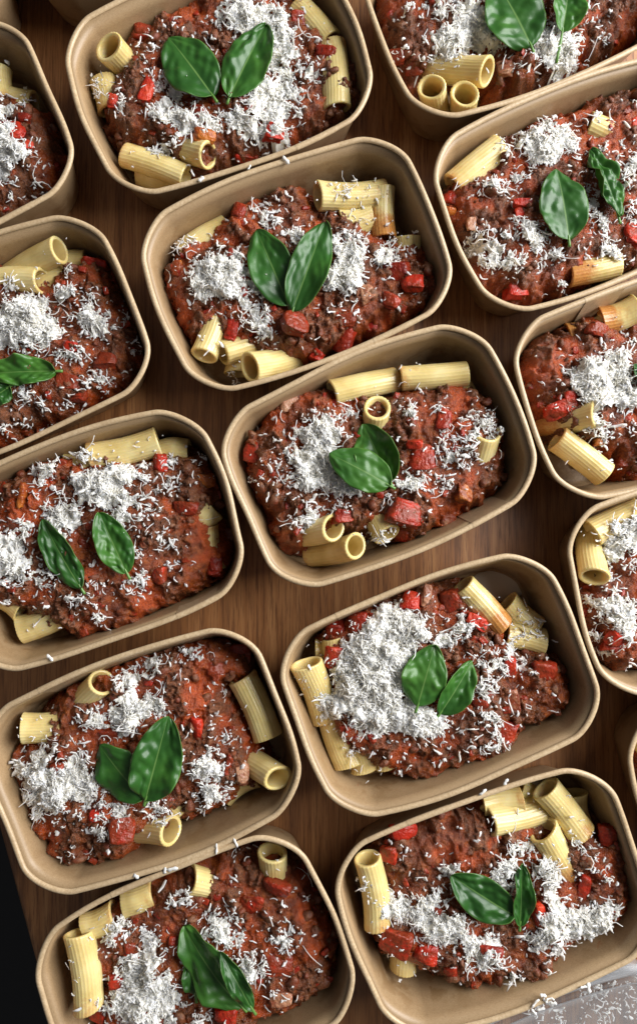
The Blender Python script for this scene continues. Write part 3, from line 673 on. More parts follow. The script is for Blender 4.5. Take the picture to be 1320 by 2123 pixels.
T('G0', 'first right-column tray', (0.1293, 0.3431), 0.3841, (760, 0, 2.357),
  label='kraft tray at the top right with three open tubes clustered in its lower corner',
  sauce=[(40,-200),(60,60),(110,230),(170,340),(230,380),(300,330),(400,310),(540,270),(630,280),(620,440),(720,470),(900,380),(1100,300),(1300,200),(1400,100),(1400,-200),(900,-350),(400,-350)],
  pasta=[(315,425,43,335,500,-.85),(475,475,42,475,540,-.88),(588,350,43,385,330,-.48)],
  veg=[(80,50,90,130,10,'p'),(230,320,110,80,0,'t'),(150,270,90,80,0,'t'),(680,330,90,90,0,'n')],
  leaf=[(812,205,640,-120,310,0.14,0.3,0.08,1.0,-0.1,'large dark'),(965,135,1000,-110,205,0.45,0.3,0.0,0.8,0.05,'long-stemmed','x',140)],
  cheese=[(450,80,160,120,2.2),(540,150,100,90,2.4),(320,30,60,60,1.5),(400,250,90,90,1.9),(360,190,80,50,1.7),(680,200,60,50,1.7),(880,230,130,110,3.0),(1000,210,80,100,2.4),(960,300,60,50,2),(870,360,40,40,1.5),(1180,170,30,30,1.5),(170,240,60,50,.8),(190,80,50,50,1),(1080,80,60,60,.8),(750,320,40,30,1),(300,320,50,40,1.2),(930,360,30,30,1.5)])
T('G1', 'second right-column tray', (0.1726, 0.2217), 0.396, (890, 130, 3.07),
  label='kraft tray at upper right with one broad round basil leaf beside a crinkled one',
  sauce=[(90,830),(130,800),(250,730),(380,640),(460,520),(560,440),(700,350),(900,300),(1050,230),(1300,160),(1500,100),(1900,300),(1950,700),(1600,1100),(1250,1330),(1000,1400),(800,1480),(600,1530),(480,1520),(300,1420),(220,1280),(170,1120),(120,950)],
  pasta=[(450,545,33,150,795,31),(190,690,18,80,810,20),(1200,1285,30,880,1350,30,1),(1000,395,34,1190,475,32,1)],
  veg=[(150,855,145,95,5,'p'),(135,935,70,60,0,'o'),(600,890,160,55,0,'p'),(570,965,90,90,0,'p'),(555,1440,165,120,0,'p'),(1290,1100,140,170,10,'p'),(1300,385,70,80,0,'p'),(1135,400,100,80,0,'o'),(270,1020,70,90,0,'n')],
  leaf=[(890,1122,815,655,325,0.10,0.3,0.06,0.5,0.0,'broad round'),(1216,968,1040,520,215,0.3,0.35,0.05,2.6,0.3,'crinkled')],
  cheese=[(780,520,180,110,2.9),(700,600,130,80,2.8),(620,470,80,80,2),(760,360,60,60,1.8),(880,430,70,80,1.5),(400,800,120,80,1.8),(560,740,100,60,1.8),(280,1160,130,90,2.3),(420,1250,120,90,2.1),(540,1080,120,90,1.9),(640,1120,130,100,2.1),(780,1230,110,60,1.7),(520,1300,80,60,1.7),(1030,880,60,150,1.9),(1090,1060,60,90,2),(1160,1200,90,80,2.1),(1260,640,100,80,2),(1240,760,90,80,1.8),(1300,930,70,90,2),(860,1410,80,40,1.8),(460,560,60,60,1.2),(1040,360,40,40,1.5),(1100,560,50,40,1.3),(380,1450,30,30,1),(700,1330,60,40,1)])
T('H', 'third right-column tray', (0.2225, 0.1007), 0.3121, (1060, 560, 4.33),
  label='kraft tray at the right edge with a thick pasta tube in its lower left corner',
  sauce=[(110,720),(200,600),(350,530),(560,460),(700,430),(900,480),(1126,500),(1500,400),(2000,600),(2300,1000),(2100,1500),(1500,1850),(1100,1850),(950,1800),(900,1690),(700,1620),(560,1540),(300,1360),(220,1280),(150,1100),(90,900)],
  pasta=[(820,1880,29,390,1550,31),(615,1345,41,290,1395,-.5,1),(690,400,29,380,470,27,1),(1090,290,36,770,400,32,1)],
  veg=[(800,540,340,130,5,'t'),(450,1240,300,170,-25,'p'),(530,1120,130,90,0,'p'),(1010,1730,150,110,0,'t'),(790,1540,100,70,0,'o'),(1090,1800,110,110,0,'o')],
  leaf=[(1340,1010,1105,835,200,0.2,0.2,0.05,0.8,0.0,'frame-cut')],
  cheese=[(600,960,160,130,2.9),(700,1100,160,150,3.0),(950,1000,200,200,2.8),(1000,1180,180,120,2.4),(720,830,100,60,1.5),(950,780,150,80,1.8),(740,1380,120,150,1.9),(840,1500,90,80,1.9),(1080,1430,60,60,1.8),(620,830,60,60,1.6),(790,690,50,60,1),(400,690,40,40,1.2),(330,930,40,30,1),(360,1170,50,50,.6),(1020,540,80,60,1),(1090,620,60,60,1.4),(790,1640,50,40,1),(1030,1540,40,20,1)])
T('I', 'fourth right-column tray', (0.2524, -0.0218), 0.2534, (1160, 1000, 2.95),
  label='kraft tray at the right edge with an open upright tube at its left end',
  sauce=[(130,620),(200,420),(300,330),(600,200),(1100,150),(1600,400),(1600,700),(1200,1000),(700,1130),(472,1140),(300,1110),(220,1040),(160,860),(120,720)],
  pasta=[(190,305,34,480,165,34),(140,530,43,135,420,-.7)],
  veg=[(350,950,110,90,0,'p'),(330,1000,150,60,0,'t'),(190,640,90,60,0,'t')],
  cheese=[(400,330,140,130,2.9),(470,280,80,90,3.0),(290,430,80,80,2.1),(200,740,100,60,1.8),(330,780,120,100,2.3),(400,860,80,80,2.7),(320,620,80,80,1.6),(240,940,80,60,1.5),(290,1060,100,50,1.8),(430,760,60,80,2),(400,980,60,60,1.2),(440,1110,50,40,1.2),(420,500,50,60,1.5)])
T('J', 'fifth right-column tray', (0.2886, -0.1412), 0.3144, (1160, 1000, 2.95),
  label='kraft tray of which only a sliver of rim shows at the right edge',
  sauce=[(560,1750),(800,1600),(1200,1500),(1600,1700),(1600,2000),(1000,2300),(600,2200)],
  pasta=[(500,1640,30,640,1560,26)])
T('K', 'cut-off tray in the top left corner', (-0.2835, 0.3640), 0.30, (0, 0, 1),
  label='kraft tray in the top left corner showing only its outer corner wall',)
T('L', 'cut-off tray above the first middle tray', (-0.1100, 0.4190), 0.37, (0, 0, 1),
  label='kraft tray beyond the top edge showing only its shaded outer wall')


def words_sector(dx, dy):
    h = 'left' if dx < -0.33 else 'right' if dx > 0.33 else ''
    v = 'upper' if dy > 0.33 else 'lower' if dy < -0.33 else ''
    if h and v: return v + ' ' + h
    if h: return h + ' end'
    if v: return v + ' side'
    return 'middle'

PENDING = []     # (object, tray place, kind word, plural, sector, x, y, pose)
def note(o, tray, kind, plural, dxy, xy, pose, category, group):
    PENDING.append([o, tray, kind, plural, words_sector(*dxy), xy, pose, category, group])
def write_labels():
    from collections import defaultdict
    g = defaultdict(list)
    for p in PENDING: g[(p[1], p[2], p[4], p[6])].append(p)
    num = {2: 'two', 3: 'three', 4: 'four', 5: 'five', 6: 'six'}
    order = {2: ['left-hand', 'right-hand'], 3: ['leftmost', 'middle', 'rightmost'], 4: ['leftmost', 'second', 'third', 'rightmost'],
             5: ['leftmost', 'second', 'middle', 'fourth', 'rightmost'], 6: ['leftmost', 'second', 'third', 'fourth', 'fifth', 'rightmost']}
    ordv = {2: ['upper', 'lower'], 3: ['topmost', 'middle', 'lowest']}
    for (tray, kind, sector, pose), ps in g.items():
        n = len(ps); xs = [p[5][0] for p in ps]; ys = [p[5][1] for p in ps]
        byv = n in ordv and (max(ys) - min(ys)) > (max(xs) - min(xs))
        ps.sort(key=(lambda p: -p[5][1]) if byv else (lambda p: p[5][0]))
        for k, p in enumerate(ps):
            if n == 1: lab = '%s %s at %s of %s' % (pose, kind, sector, tray)
            else: lab = '%s of %s %s %s, %s of %s' % ((ordv if byv else order)[n][k], num[n], pose, p[3], sector, tray)
            tag(p[0], lab.strip(), p[7], p[8])

GRID = 0.0009
def build_tray(key, d, seed):
    r = np.random.default_rng(seed)
    cx, cy = d['c']; rot = d['rot']; ox, oy, sc = d['crop']; place = d['place']
    root = make_tray(seed, (cx, cy, 0), rot)
    tag(root, d['label'], 'tray', 'kraft paper food trays')
    cr, sr = math.cos(rot), math.sin(rot)
    def to_local(w): x, y = w[..., 0] - cx, w[..., 1] - cy; return np.stack([x * cr + y * sr, -x * sr + y * cr], -1)
    def to_world(x, y): return cx + x * cr - y * sr, cy + x * sr + y * cr
    def wp(x, y, z): return at(ox + x / sc, oy + y / sc, z)
    def dxy(w): q = w[:2] - np.array([cx, cy]); return q[0] / 0.080, q[1] / 0.062
    mm = 0.001
    px = 0.000295 / sc        # crop pixel size in metres
    # ---- height grid
    gx = np.arange(-TA - BOW, TA + BOW, GRID); gy = np.arange(-TB - BOW, TB + BOW, GRID)
    X, Y = np.meshgrid(gx, gy, indexing='ij')
    dwall = poly_sdf(X, Y, OUT)
    H = np.full(X.shape, 0.0026)
    HT = np.zeros(X.shape)
    # ---- sauce
    if d.get('sauce'):
        top = d.get('top', 40) * mm
        poly = [to_local(wp(x, y, 0.024))[:2] for x, y in d['sauce']]
        sd = poly_sdf(X, Y, poly)
        sx, sy = X + seed * 0.37, Y + seed * 0.91
        sd = sd + 0.0030 + (fbm(sx * 150, sy * 150, seed, 3) - 0.5) * 0.010
        z = 0.013 + (top - 0.016) * (1 - np.exp(-np.maximum(sd, 0) / 0.0062))
        z = np.where(sd < 0, 0.013 + sd * 2.2, z)
        z += (fbm(sx * 45, sy * 45, seed + 3, 2) - 0.5) * 0.010
        wx_, wy_ = sx + (fbm(sx * 200, sy * 200, seed + 51, 2) - 0.5) * 0.005, sy + (fbm(sx * 200, sy * 200, seed + 52, 2) - 0.5) * 0.005
        w1, id1 = worley(wx_ * 115, wy_ * 115, seed + 7); w2, id2 = worley(wx_ * 250, wy_ * 250, seed + 8); w3, id3 = worley(wx_ * 520, wy_ * 520, seed + 9)
        meat = np.clip((fbm(sx * 75, sy * 75, seed + 20, 3) - 0.47) * 8, 0, 1)
        meat = np.clip(meat * (0.35 + id2 * 0.9), 0, 1)
        lump = np.sqrt(np.clip(1 - w1 ** 2 * 1.3, 0, 1)) * 0.0042 * id1 + np.sqrt(np.clip(1 - w2 ** 2 * 1.6, 0, 1)) * 0.0012 * (0.1 + 0.9 * meat) * id2
        bil = 1 - np.abs(2 * fbm(wx_ * 210, wy_ * 210, seed + 81, 2) - 1) * 2.2; bil2 = np.abs(2 * fbm(wx_ * 430, wy_ * 430, seed + 82, 2) - 1) * 2
        lump += (1 - w3) * 0.0008 * (0.1 + meat) + bil * 0.0019 * (0.5 + 0.5 * meat) + bil2 * 0.0018 * (0.35 + 0.65 * meat) + (r.random(X.shape) - 0.5) * 0.0006 * (0.3 + meat)
        z += lump - 0.002
        red = np.clip((fbm(sx * 60 + 9, sy * 60, seed + 31, 3) - 0.47) * 6, 0, 1) + 0.5 * np.clip(1 - sd / 0.012, 0, 1) * (id1 > 0.3)
        red = np.clip(red, 0, 1) * (1 - meat)
        ok = (z > 0.0032) & (dwall > inner_inset(z) - 0.0003)
        idx = -np.ones(X.shape, np.int64); idx[ok] = np.arange(ok.sum())
        a, b, c, e = idx[:-1, :-1], idx[1:, :-1], idx[1:, 1:], idx[:-1, 1:]
        f = np.stack([a, b, c, e], -1).reshape(-1, 4); f = f[(f >= 0).all(1)]
        wx, wy = to_world(X[ok], Y[ok])
        # small sideways jitter breaks the grid and lets lumps overhang
        me = smooth(mesh_from('meat_sauce', np.c_[X[ok] + (id3[ok] - 0.5) * 0.0006, Y[ok] + (id2[ok] - 0.5) * 0.0006, z[ok]], [f]))
        attr(me, 'meat', meat[ok]); attr(me, 'red', red[ok])
        so = link('meat_sauce', me, SAUCE); so.location = (cx, cy, 0); so.rotation_euler = (0, 0, rot)
        tag(so, 'chunky red-brown minced meat sauce filling the ' + place, 'sauce', 'heaps of meat sauce')
        H = np.where(ok, np.maximum(H, z), H)
        # crumbs of mince, partly sunk into the sauce
        cand = np.argwhere(ok & (sd > 0.002) & (dwall > inner_inset(z) + 0.003))
        wgt = 0.25 + meat[cand[:, 0], cand[:, 1]]
        n = 110; pick = cand[r.choice(len(cand), n, p=wgt / wgt.sum())]
        Vs, Fs, off = [], [], 0
        for k, (i, j) in enumerate(pick):
            V0, F0 = ICO2 if k < 70 else ICO1
            s = r.uniform(0.0016, 0.0036) if k < 70 else r.uniform(0.0008, 0.0018)
            o3 = r.uniform(0, 40, 3)
            V1 = V0 * (0.05 + 1.0 * noise3(V0 + o3, 1.4, seed + k) + 0.85 * noise3(V0 + o3, 3.8, seed + k + 9))[:, None] * s * r.uniform(0.7, 1.3, 3)
            Vs.append(V1 + (X[i, j], Y[i, j], z[i, j] + s * r.uniform(-0.55, 0.15))); Fs.append(F0 + off); off += len(V0)
        for a_ in range(-4, 5):
            for b_ in range(-4, 5):
                pi, pj = np.clip(pick[:70, 0] + a_, 0, X.shape[0] - 1), np.clip(pick[:70, 1] + b_, 0, X.shape[1] - 1)
                np.maximum.at(H, (pi, pj), z[pick[:70, 0], pick[:70, 1]] + 0.0036 - 0.0005 * math.hypot(a_, b_))
        me = smooth(mesh_from('mince', np.concatenate(Vs), [np.concatenate(Fs)]))
        mo = link('mince_crumbs', me, MEAT, so); tag(mo, kind='stuff')
        # small dice of pepper and shreds of tomato skin stirred through the sauce
        pick = cand[r.choice(len(cand), 30)]; Vs, Fs, off = [], [], 0
        for k, (i, j) in enumerate(pick):
            V0, F0 = ICO2; o3 = r.uniform(0, 40, 3); sz = r.uniform(0.0014, 0.0036, 3) * (1, 0.8, 0.40)
            V1 = np.sign(V0) * np.abs(V0) ** 0.38 * (0.45 + 0.85 * noise3(V0 + o3, 1.6, seed + k))[:, None] * sz
            a_ = r.uniform(0, 6.28); V1 = np.c_[V1[:, 0] * math.cos(a_) - V1[:, 1] * math.sin(a_), V1[:, 0] * math.sin(a_) + V1[:, 1] * math.cos(a_), V1[:, 2] + 0.3 * V1[:, 0] * r.normal()]
            Vs.append(V1 + (X[i, j], Y[i, j], z[i, j] + r.uniform(-0.0008, 0.0004))); Fs.append(F0 + off); off += len(V0)
        tag(link('pepper_bits', smooth(mesh_from('pepper_bits', np.concatenate(Vs), [np.concatenate(Fs)])), TOMATO, so), kind='stuff')
    def hat(w):
        q = to_local(np.asarray(w)); i = np.clip(((q[..., 0] - gx[0]) / GRID).round().astype(int), 0, len(gx) - 1); j = np.clip(((q[..., 1] - gy[0]) / GRID).round().astype(int), 0, len(gy) - 1)
        return i, j
    # ---- pasta
    for k, p in enumerate(d.get('pasta', [])):
        x1, y1, z1, x2, y2, z2 = p[:6]; st = len(p) > 6 and p[6]
        z1 -= (1 if z2 < -0.6 else 2.5) if z1 > 18 else 0
        if z2 > 18: z2 -= 2.5
        A = wp(x1, y1, z1 * mm)
        if z2 < 0:      # an open end seen at a slant: its ellipse tells how steeply the tube dives
            vd = A - np.array([0, 0, CAM_Z]); vd /= np.linalg.norm(vd)
            h = wp(x2, y2, z1 * mm) - A; h -= vd * h.dot(vd); h /= np.linalg.norm(h)
            h = h * math.sqrt(1 - z2 * z2) - vd * z2
            B = A + h * min(PL, (A[2] - 0.005) / max(-h[2], 0.05))
        else: B = wp(x2, y2, z2 * mm)
        D = B - A; L = np.linalg.norm(D); D /= L
        L = float(np.clip(L, 0.020, 0.047))
        # keep the whole tube inside the tray walls and above the base
        for it in range(30):
            push = np.zeros(3)
            for e in (0.0, 0.5, 1.0):
                q = A + D * L * e; l = to_local(q[:2]); 
                rad = PR * (1.0 if abs(D[2]) < 0.6 else 0.95)
                di = float(poly_sdf(np.array([l[0]]), np.array([l[1]]), OUT)[0]) - inner_inset(q[2]) - rad * math.sqrt(max(0.15, 1 - 0.3 * D[2] ** 2)) * 0.93
                if di < 0:
                    n_ = -l / (np.linalg.norm(l / np.array([TA, TB])) * np.array([TA, TB])); n_ = n_ / np.linalg.norm(n_)
                    push[:2] += np.array([n_[0] * cr - n_[1] * sr, n_[0] * sr + n_[1] * cr]) * min(-di, 0.003)
                lo = q[2] - PR * math.sqrt(1 - D[2] ** 2)
                if lo < 0.0026: push[2] = max(push[2], 0.0026 - lo)
            if np.abs(push).max() < 1e-5: break
            A = A + push * 0.5
        xa = Vector(D.tolist()); za = Vector((0, 0, 1)); ya = za.cross(xa)
        if ya.length < 0.05: ya = Vector((0, 1, 0))
        ya.normalize(); za = xa.cross(ya); za.normalize()
        M = Matrix((xa, ya, za)).transposed().to_4x4()
        spin = Matrix.Rotation(r.uniform(0, 6.28), 4, 'X')
        var = PVAR[int(r.integers(0, 6))][1 if st else 0]
        o = link('pasta_tube', var, None)
        s = r.uniform(0.96, 1.05)
        o.matrix_world = Matrix.Translation(A.tolist()) @ M @ spin @ Matrix.Diagonal((L / PL, s, s, 1))
        C = A + D * L * 0.35
        pose = 'upright' if abs(D[2]) > 0.6 else 'lying'
        if st: pose = 'stained ' + pose
        note(o, place, 'pasta tube', 'pasta tubes', dxy(C), A, pose, 'pasta', 'ridged pasta tubes')
        # update heights
        la, lb = to_local(A[:2]), to_local((A + D * L)[:2]); e = lb - la; LL = (e ** 2).sum() + 1e-12
        t = np.clip(((X - la[0]) * e[0] + (Y - la[1]) * e[1]) / LL, 0, 1)
        dd = np.hypot(X - la[0] - t * e[0], Y - la[1] - t * e[1])
        hz = A[2] + t * D[2] * L + np.sqrt(np.clip(PR ** 2 - dd ** 2, 0, None)) * math.sqrt(1 - D[2] ** 2)
        if abs(D[2]) > 0.6: hz = np.where(dd < PR * 0.75, hz * 0 + 0.0, hz)
        HT = np.where(dd < PR, np.maximum(HT, hz), HT)
    H2 = np.maximum(H, HT)
    # ---- vegetables
    for k, v in enumerate(d.get('veg', [])):
        x, y, w, h, turn, kind = v
        mat, nm, lab = {'p': (PEPPER, 'pepper_chunk', 'bright red pepper chunk'), 't': (TOMATO, 'tomato_chunk', 'dark red tomato chunk'),
                        'o': (ORANGE, 'carrot_chunk', 'orange carrot chunk'), 'n': (ONION, 'onion_piece', 'soft brown onion piece')}[kind]
        q = wp(x, y, 0.033); i, j = hat(q[:2]); z = max(H[i, j], 0.010)
        q = wp(x, y, z + 0.001)
        o = link(nm, chunk_with(mat, int(r.integers(0, 7))), None)
        tx, ty = r.normal(0, 0.3, 2)
        o.location = (q[0], q[1], z - 0.0012)
        o.rotation_euler = (tx, ty, -math.radians(turn)); hx, hy = w * px * 0.46, h * px * 0.46
        hz = min(0.0042, 0.55 * min(hx, hy) + 0.0012) * (0.6 if kind == 'n' else 1)
        o.scale = (hx, hy, hz)
        note(o, place, lab, lab + 's', dxy(q), q, '', {'p': 'pepper', 't': 'tomato', 'o': 'carrot', 'n': 'onion'}[kind], {'p': 'red pepper chunks', 't': 'tomato chunks', 'o': 'carrot chunks', 'n': 'onion pieces'}[kind])
        l = to_local(q[:2]); dd = np.hypot((X - l[0]) / hx, (Y - l[1]) / hy)
        H2 = np.where(dd < 1, np.maximum(H2, z - 0.0012 + hz * 0.85 * np.sqrt(np.clip(1 - dd ** 4, 0, 1))), H2)
    # ---- cheese positions
    PX, PY, PZ, DN = [], [], [], []
    dens = np.zeros(X.shape)
    blobs = []
    for (x, y, rx, ry, w) in d.get('cheese', []):
        q = to_local(wp(x, y, 0.036)[:2]); a, b = rx * px, ry * px; blobs.append((q, a, b, w))
        # image-aligned ellipse, in tray axes
        ux, uy = (X - q[0]) * cr - (Y - q[1]) * sr, (X - q[0]) * sr + (Y - q[1]) * cr
        dens += w * np.exp(-((ux / a) ** 2 + (uy / b) ** 2) * 1.1)
    dens = np.minimum(dens, 3.6)
    if blobs:
        for (q, a, b, w) in blobs:
            n = int(w * math.pi * a * b / 8e-6 * d.get('cheese_amount', 1.65))
            rad = np.where(r.random(n) < 0.55, np.sqrt(r.random(n)) * 0.95, np.abs(r.normal(0, 0.95, n))); th = r.uniform(0, 6.283, n)
            ix, iy = rad * np.cos(th) * a, rad * np.sin(th) * b
            PX.append(q[0] + ix * cr + iy * sr); PY.append(q[1] - ix * sr + iy * cr)
        ns = 260
        PX.append(r.uniform(-TA * 0.86, TA * 0.86, ns)); PY.append(r.uniform(-TB * 0.84, TB * 0.84, ns))
        PX, PY = np.concatenate(PX), np.concatenate(PY)
        i = np.clip(((PX - gx[0]) / GRID).round().astype(int), 0, len(gx) - 1); j = np.clip(((PY - gy[0]) / GRID).round().astype(int), 0, len(gy) - 1)
        hz = H2[i, j]; dn = dens[i, j]
        clump = vnoise(PX * 210 + 3, PY * 210 + seed, seed + 60) * 0.6 + vnoise(PX * 480 + 3, PY * 480 + seed, seed + 61) * 0.4
        keep = (dwall[i, j] > inner_inset(hz) + 0.0015) & (hz > 0.004) & (r.random(len(PX)) < np.clip((clump - 0.30) * 4 + np.clip(dn - 1.6, 0, 2) * 0.8, 0.08, 1))
        PX, PY, hz, dn = PX[keep], PY[keep], hz[keep], dn[keep]; i, j = i[keep], j[keep]
        n = len(PX)
        # clumps pile up: lumpy pile height
        pile = np.clip(dn - 0.7, 0, 3) * 0.0011 * (0.3 + 1.4 * vnoise(PX * 170 + 7, PY * 170 + seed, seed))
        prm = shred_params(n, r)
        PZ = hz + 0.0005 + pile * r.random(n) ** 0.6 + np.abs(np.sin(prm[5])) * prm[0] * 0.25
        # scatter reaching beyond the clumps stays small
        HC = H2.copy(); np.maximum.at(HC, (i, j), PZ)
    else:
        HC = H2; n = 0
    # ---- leaves
    LZ = np.full(X.shape, 9.0)
    nleaf = len(d.get('leaf', []))
    prev_top = np.zeros(X.shape)
    for k, lf in enumerate(d.get('leaf', [])):
        bx, by, tx, ty, wd, fold, bend, curl, puck, roll = lf[:10]
        zl = 0.046
        A, B = wp(bx, by, zl), wp(tx, ty, zl); D = B - A; L = float(np.linalg.norm(D[:2])) * 0.97
        yaw = math.atan2(D[1], D[0])
        P, U, V = leaf_geo(L * (1 + 0.06 * abs(bend)), wd * px * 0.98, fold, bend, curl, puck * mm, seed * 31 + k, 0.06 * ((-1) ** k))
        cR, sR = math.cos(roll), math.sin(roll)
        P = np.stack([P[..., 0], P[..., 1] * cR - P[..., 2] * sR, P[..., 1] * sR + P[..., 2] * cR], -1)
        cw, sw = math.cos(yaw), math.sin(yaw)
        W = np.stack([A[0] + P[..., 0] * cw - P[..., 1] * sw, A[1] + P[..., 0] * sw + P[..., 1] * cw, P[..., 2]], -1)
        i, j = hat(W[..., :2])
        under = np.maximum(H2[i, j] + np.clip(dens[i, j] - 0.5, 0, 3) * 0.0009, prev_top[i, j] + 0.0008 * (prev_top[i, j] > 0))
        lift = float(np.quantile((under - W[..., 2]), 0.992))
        W[..., 2] += lift
        LZ_new = np.full(X.shape, 9.0); np.minimum.at(LZ_new, (i, j), W[..., 2]); LZ = np.minimum(LZ, LZ_new)
        np.maximum.at(prev_top, (i, j), W[..., 2])
        loc = W[0, NVM := W.shape[1] // 2].copy()
        me = leaf_object(W - loc, U, V, roll)
        o = link('basil_leaf', me, LEAF); o.location = loc.tolist()
        ctr = W.mean((0, 1))
        q = [p for p in (lf[10:] or ['fresh green'])]
        PENDING.append([o, place, 'basil leaf', 'basil leaves', 'middle', ctr, q[0], 'basil', 'basil leaves'])
        # petiole
        st = 0.004 if len(lf) < 13 else lf[12] * px
        n_s = 7; rr = []
        for s in range(n_s):
            f = s / (n_s - 1); c0 = np.array([-st * f + 0.003 * (1 - f), 0, 0.0002 - 0.25 * st * f * f]); rad = 0.0007 + 0.0003 * f
            a = np.arange(8) * math.pi / 4
            ring = np.c_[np.full(8, c0[0]), rad * np.cos(a), c0[2] + rad * np.sin(a)]
            rr.append(np.c_[ring[:, 0] * cw - ring[:, 1] * sw, ring[:, 0] * sw + ring[:, 1] * cw, ring[:, 2]])
        link('stem', rings_mesh('leaf_stem', rr, True), STEM, o)
    # ---- cheese mesh
    if n:
        i = np.clip(((PX - gx[0]) / GRID).round().astype(int), 1, len(gx) - 2); j = np.clip(((PY - gy[0]) / GRID).round().astype(int), 1, len(gy) - 2)
        lz = np.minimum.reduce([LZ[i + a, j + b] for a in (-1, 0, 1) for b in (-1, 0, 1)])
        keep = PZ + 0.0012 < lz
        few = (r.random(n) < 0.01) & (lz < 8)
        pos = np.c_[PX, PY, PZ][keep]
        prm = [q[keep] for q in prm]
        me = shreds_mesh('grated_cheese', pos, *prm)
        # packed cheese under the loose shreds, rough and full of gaps
        gn = vnoise(X * 210 + 3, Y * 210 + seed, seed + 60) * 0.6 + vnoise(X * 480 + 3, Y * 480 + seed, seed + 61) * 0.4
        q1, _ = worley(X * 560, Y * 560, seed + 62)
        mz = H2 + (np.clip(dens + (gn - 0.5) * 3.2 - 1.85, -1, 1.6)) * 0.0014 + (0.5 - q1) * 0.0018 + 0.0006 + (r.random(X.shape) - 0.5) * 0.0014
        mo_ = (dens + (gn - 0.5) * 3.2 > 1.62) & (mz > H2 - 0.001) & (dwall > inner_inset(H2) + 0.0025) & (mz < LZ - 0.0008) & (H2 > 0.006)
        for a_, b_ in ((1, 0), (-1, 0), (0, 1), (0, -1)): mo_ &= np.roll(LZ, (a_, b_), (0, 1)) > mz + 0.0006
        ii = -np.ones(X.shape, np.int64); ii[mo_] = np.arange(mo_.sum())
        fq = np.stack([ii[:-1, :-1], ii[1:, :-1], ii[1:, 1:], ii[:-1, 1:]], -1).reshape(-1, 4); fq = fq[(fq >= 0).all(1)]
        if len(fq):
            nv0 = len(me.vertices); v0 = np.empty(nv0 * 3, np.float32); me.vertices.foreach_get('co', v0)
            f0 = np.empty(len(me.loops), np.int32); me.loops.foreach_get('vertex_index', f0)
            jx, jy = r.uniform(-0.0003, 0.0003, (2, mo_.sum()))
            me = mesh_from('grated_cheese', np.concatenate([v0.reshape(-1, 3), np.c_[X[mo_] + jx, Y[mo_] + jy, mz[mo_]]]), [f0.reshape(-1, 4), fq + nv0])
        co = link('grated_cheese', me, CHEESE); co.location = (cx, cy, 0); co.rotation_euler = (0, 0, rot)
        tag(co, 'white grated cheese scattered over the sauce in the ' + place, 'cheese', 'scatterings of grated cheese', 'stuff')
    # ---- cooking water left in a corner
    for (x, y, rx, ry) in d.get('water', []):
        c0 = wp(x, y, 0.004)[:2]; Vv = []; m = 40
        for s, z in ((1.0, 0.00262), (0.985, 0.0036), (0.95, 0.0041), (0.6, 0.0042), (0.0001, 0.0042)):
            a = np.arange(m) * 2 * math.pi / m; w = 1 + 0.05 * np.sin(2 * a + 1) + 0.03 * np.sin(3 * a)
            Vv.append(np.c_[c0[0] + rx * px * s * w * np.cos(a), c0[1] + ry * px * s * w * np.sin(a), np.full(m, z)])
        o = link('water_puddle', rings_mesh('puddle', Vv), WATER)
        tag(o, 'pale shiny puddle in the upper right corner of the ' + place, 'puddle')

for k, (key, d) in enumerate(TRAYS.items()): build_tray(key, d, 41 + k * 7)
write_labels()

# ------------------------------------------------------------------ loose cheese on the rims
def loose_shred(px_, py_, z, seed, size=1.0, label=''):
    r = np.random.default_rng(seed)
    L = np.array([r.uniform(0.003, 0.006) * size]); W = np.array([r.uniform(0.001, 0.002) * size]); Tt = np.array([0.0006])
    me = shreds_mesh('cheese_shred', np.zeros((1, 3)), L, W, Tt, r.normal(0, 1.2, 1), r.uniform(0, 6.3, 1), r.normal(0, 0.15, 1), r.normal(0, 0.4, 1), r.normal(0, 0.5, 1))
    o = link('cheese_shred', me, CHEESE); o.location = at(px_, py_, z).tolist()
    tag(o, label, 'cheese', 'loose cheese shreds on ' + label.split(' on ')[-1])
RIMTOP = RIM_Z + 0.0012
for k_, (x_, y_, l_) in enumerate([
    (517, 347, 'middle|between the first two middle-column trays'), (592, 332, 'rightmost|between the first two middle-column trays'), (417, 371, 'leftmost|between the first two middle-column trays'),
    (282, 1817, 'leftmost|of the fifth left-column tray'), (342, 1806, 'second|of the fifth left-column tray'), (358, 1802, 'third|of the fifth left-column tray'), (449, 1759, 'fourth|of the fifth left-column tray'), (489, 1747, 'rightmost|of the fifth left-column tray'),
    (104, 1364, 'of the third left-column tray'), (1000, 1643, 'left-hand|of the fifth middle-column tray'), (1048, 1621, 'right-hand|of the fifth middle-column tray'),
    (1120, 2092, 'near the clear plastic tub'), (1108, 2080, 'near the clear plastic tub'), (1130, 2076, 'near the clear plastic tub'), (1138, 2070, 'near the clear plastic tub'), (1106, 2098, 'near the clear plastic tub'), (1125, 2064, 'near the clear plastic tub'), (1146, 2080, 'near the clear plastic tub'), (1208, 2046, 'left-hand lone|above the clear plastic tub'), (1220, 2048, 'right-hand lone|above the clear plastic tub')]):
    loose_shred(x_, y_, RIMTOP, 900 + k_, 1.15, (l_.split('|')[0] + ' ' if '|' in l_ else '') + 'small cheese shred on the tray rim ' + l_.split('|')[-1])


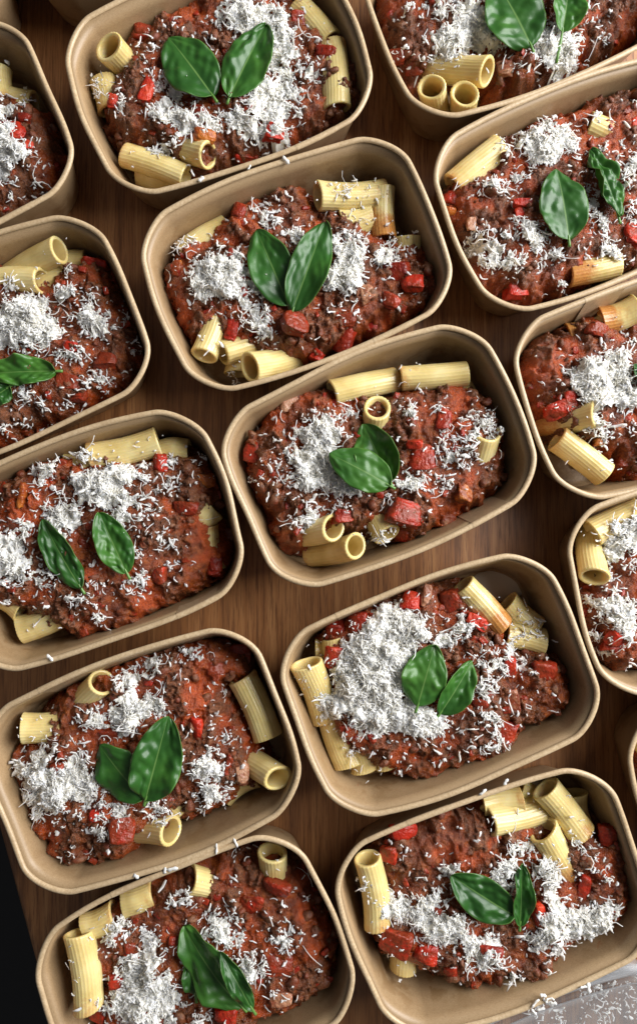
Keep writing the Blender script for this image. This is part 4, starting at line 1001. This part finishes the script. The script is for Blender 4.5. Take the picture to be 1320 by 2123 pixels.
# ------------------------------------------------------------------ clear plastic tub of grated cheese
def build_tub():
    root = bpy.data.objects.new('plastic_tub', None); COL.objects.link(root)
    ZT = 0.044
    p = at(1287, 2026, ZT)             # where the rim's upper edge turns into its corner
    rot = 0.36; a_, b_, rad = 0.085, 0.06, 0.024
    cr, sr = math.cos(rot), math.sin(rot)
    # upper right corner of the tub sits just past the frame's right edge
    lx, ly = a_ - 0.030, b_
    c = (p[0] - (lx * cr - ly * sr), p[1] - (lx * sr + ly * cr))
    root.location = (c[0], c[1], 0); root.rotation_euler = (0, 0, rot)
    S = np.array([a_ / TA, b_ / TB]); P0 = OUT * S * 0.985; N0 = normals_of(P0)
    def ring(d, z): return np.c_[inset(P0, N0, d), np.full(len(P0), z)]
    prof = [(0.0115, 0.0010), (0.0095, 0.004), (0.0065, 0.036), (0.0062, 0.0385), (0.0040, 0.0395), (0.0035, 0.0410), (0.0012, 0.0420), (0.0002, 0.0420), (-0.0002, 0.0405),
            (0.0006, 0.0405), (0.0008, 0.0420), (0.0016, 0.0428), (0.0030, 0.0428), (0.0050, 0.0402), (0.0072, 0.0395), (0.0078, 0.036), (0.0108, 0.005), (0.0125, 0.0020)]
    link('wall', rings_mesh('tub_wall', [ring(d, z) for d, z in prof[:8][::1]] + [ring(d, z) for d, z in prof[8:]]), CLEAR, root)
    link('base', rings_mesh('tub_base', [ring(0.0115, 0.0008), ring(0.0125, 0.0019), ring(0.03, 0.0019)], True), CLEAR, root)
    link('lid', rings_mesh('tub_lid', [ring(-0.0006, 0.0400), ring(-0.0008, 0.0436), ring(0.0002, 0.0446), ring(0.0030, 0.0446), ring(0.0038, 0.0436), ring(0.0042, 0.0412), ring(0.0066, 0.0412), ring(0.0071, 0.0436), ring(0.0078, 0.0444), ring(0.0090, 0.0444), ring(0.0098, 0.0432), ring(0.0108, 0.0402), ring(0.0150, 0.0400), ring(0.0190, 0.0400)], True), LID, root)
    tag(root, 'clear plastic tub of grated cheese in the bottom right corner', 'tub')
    r = np.random.default_rng(5); n = 2600
    X = r.uniform(-a_ * 0.88, a_ * 0.88, n); Y = r.uniform(-b_ * 0.84, b_ * 0.84, n)
    d = poly_sdf(X, Y, P0); z = 0.010 + 0.016 * fbm(X * 40, Y * 40, 9, 2) + r.uniform(-0.004, 0.002, n)
    k = (d > 0.0135) & (fbm(X * 60, Y * 60, 19, 2) + r.random(n) * 0.15 > 0.60); X, Y, z = X[k], Y[k], z[k]
    co = link('grated_cheese', shreds_mesh('tub_cheese', np.c_[X, Y, z], *shred_params(len(X), r)), CHEESE)
    co.location = (c[0], c[1], 0); co.rotation_euler = (0, 0, rot)
    tag(co, 'white grated cheese inside the clear plastic tub', 'cheese', None, 'stuff')
build_tub()
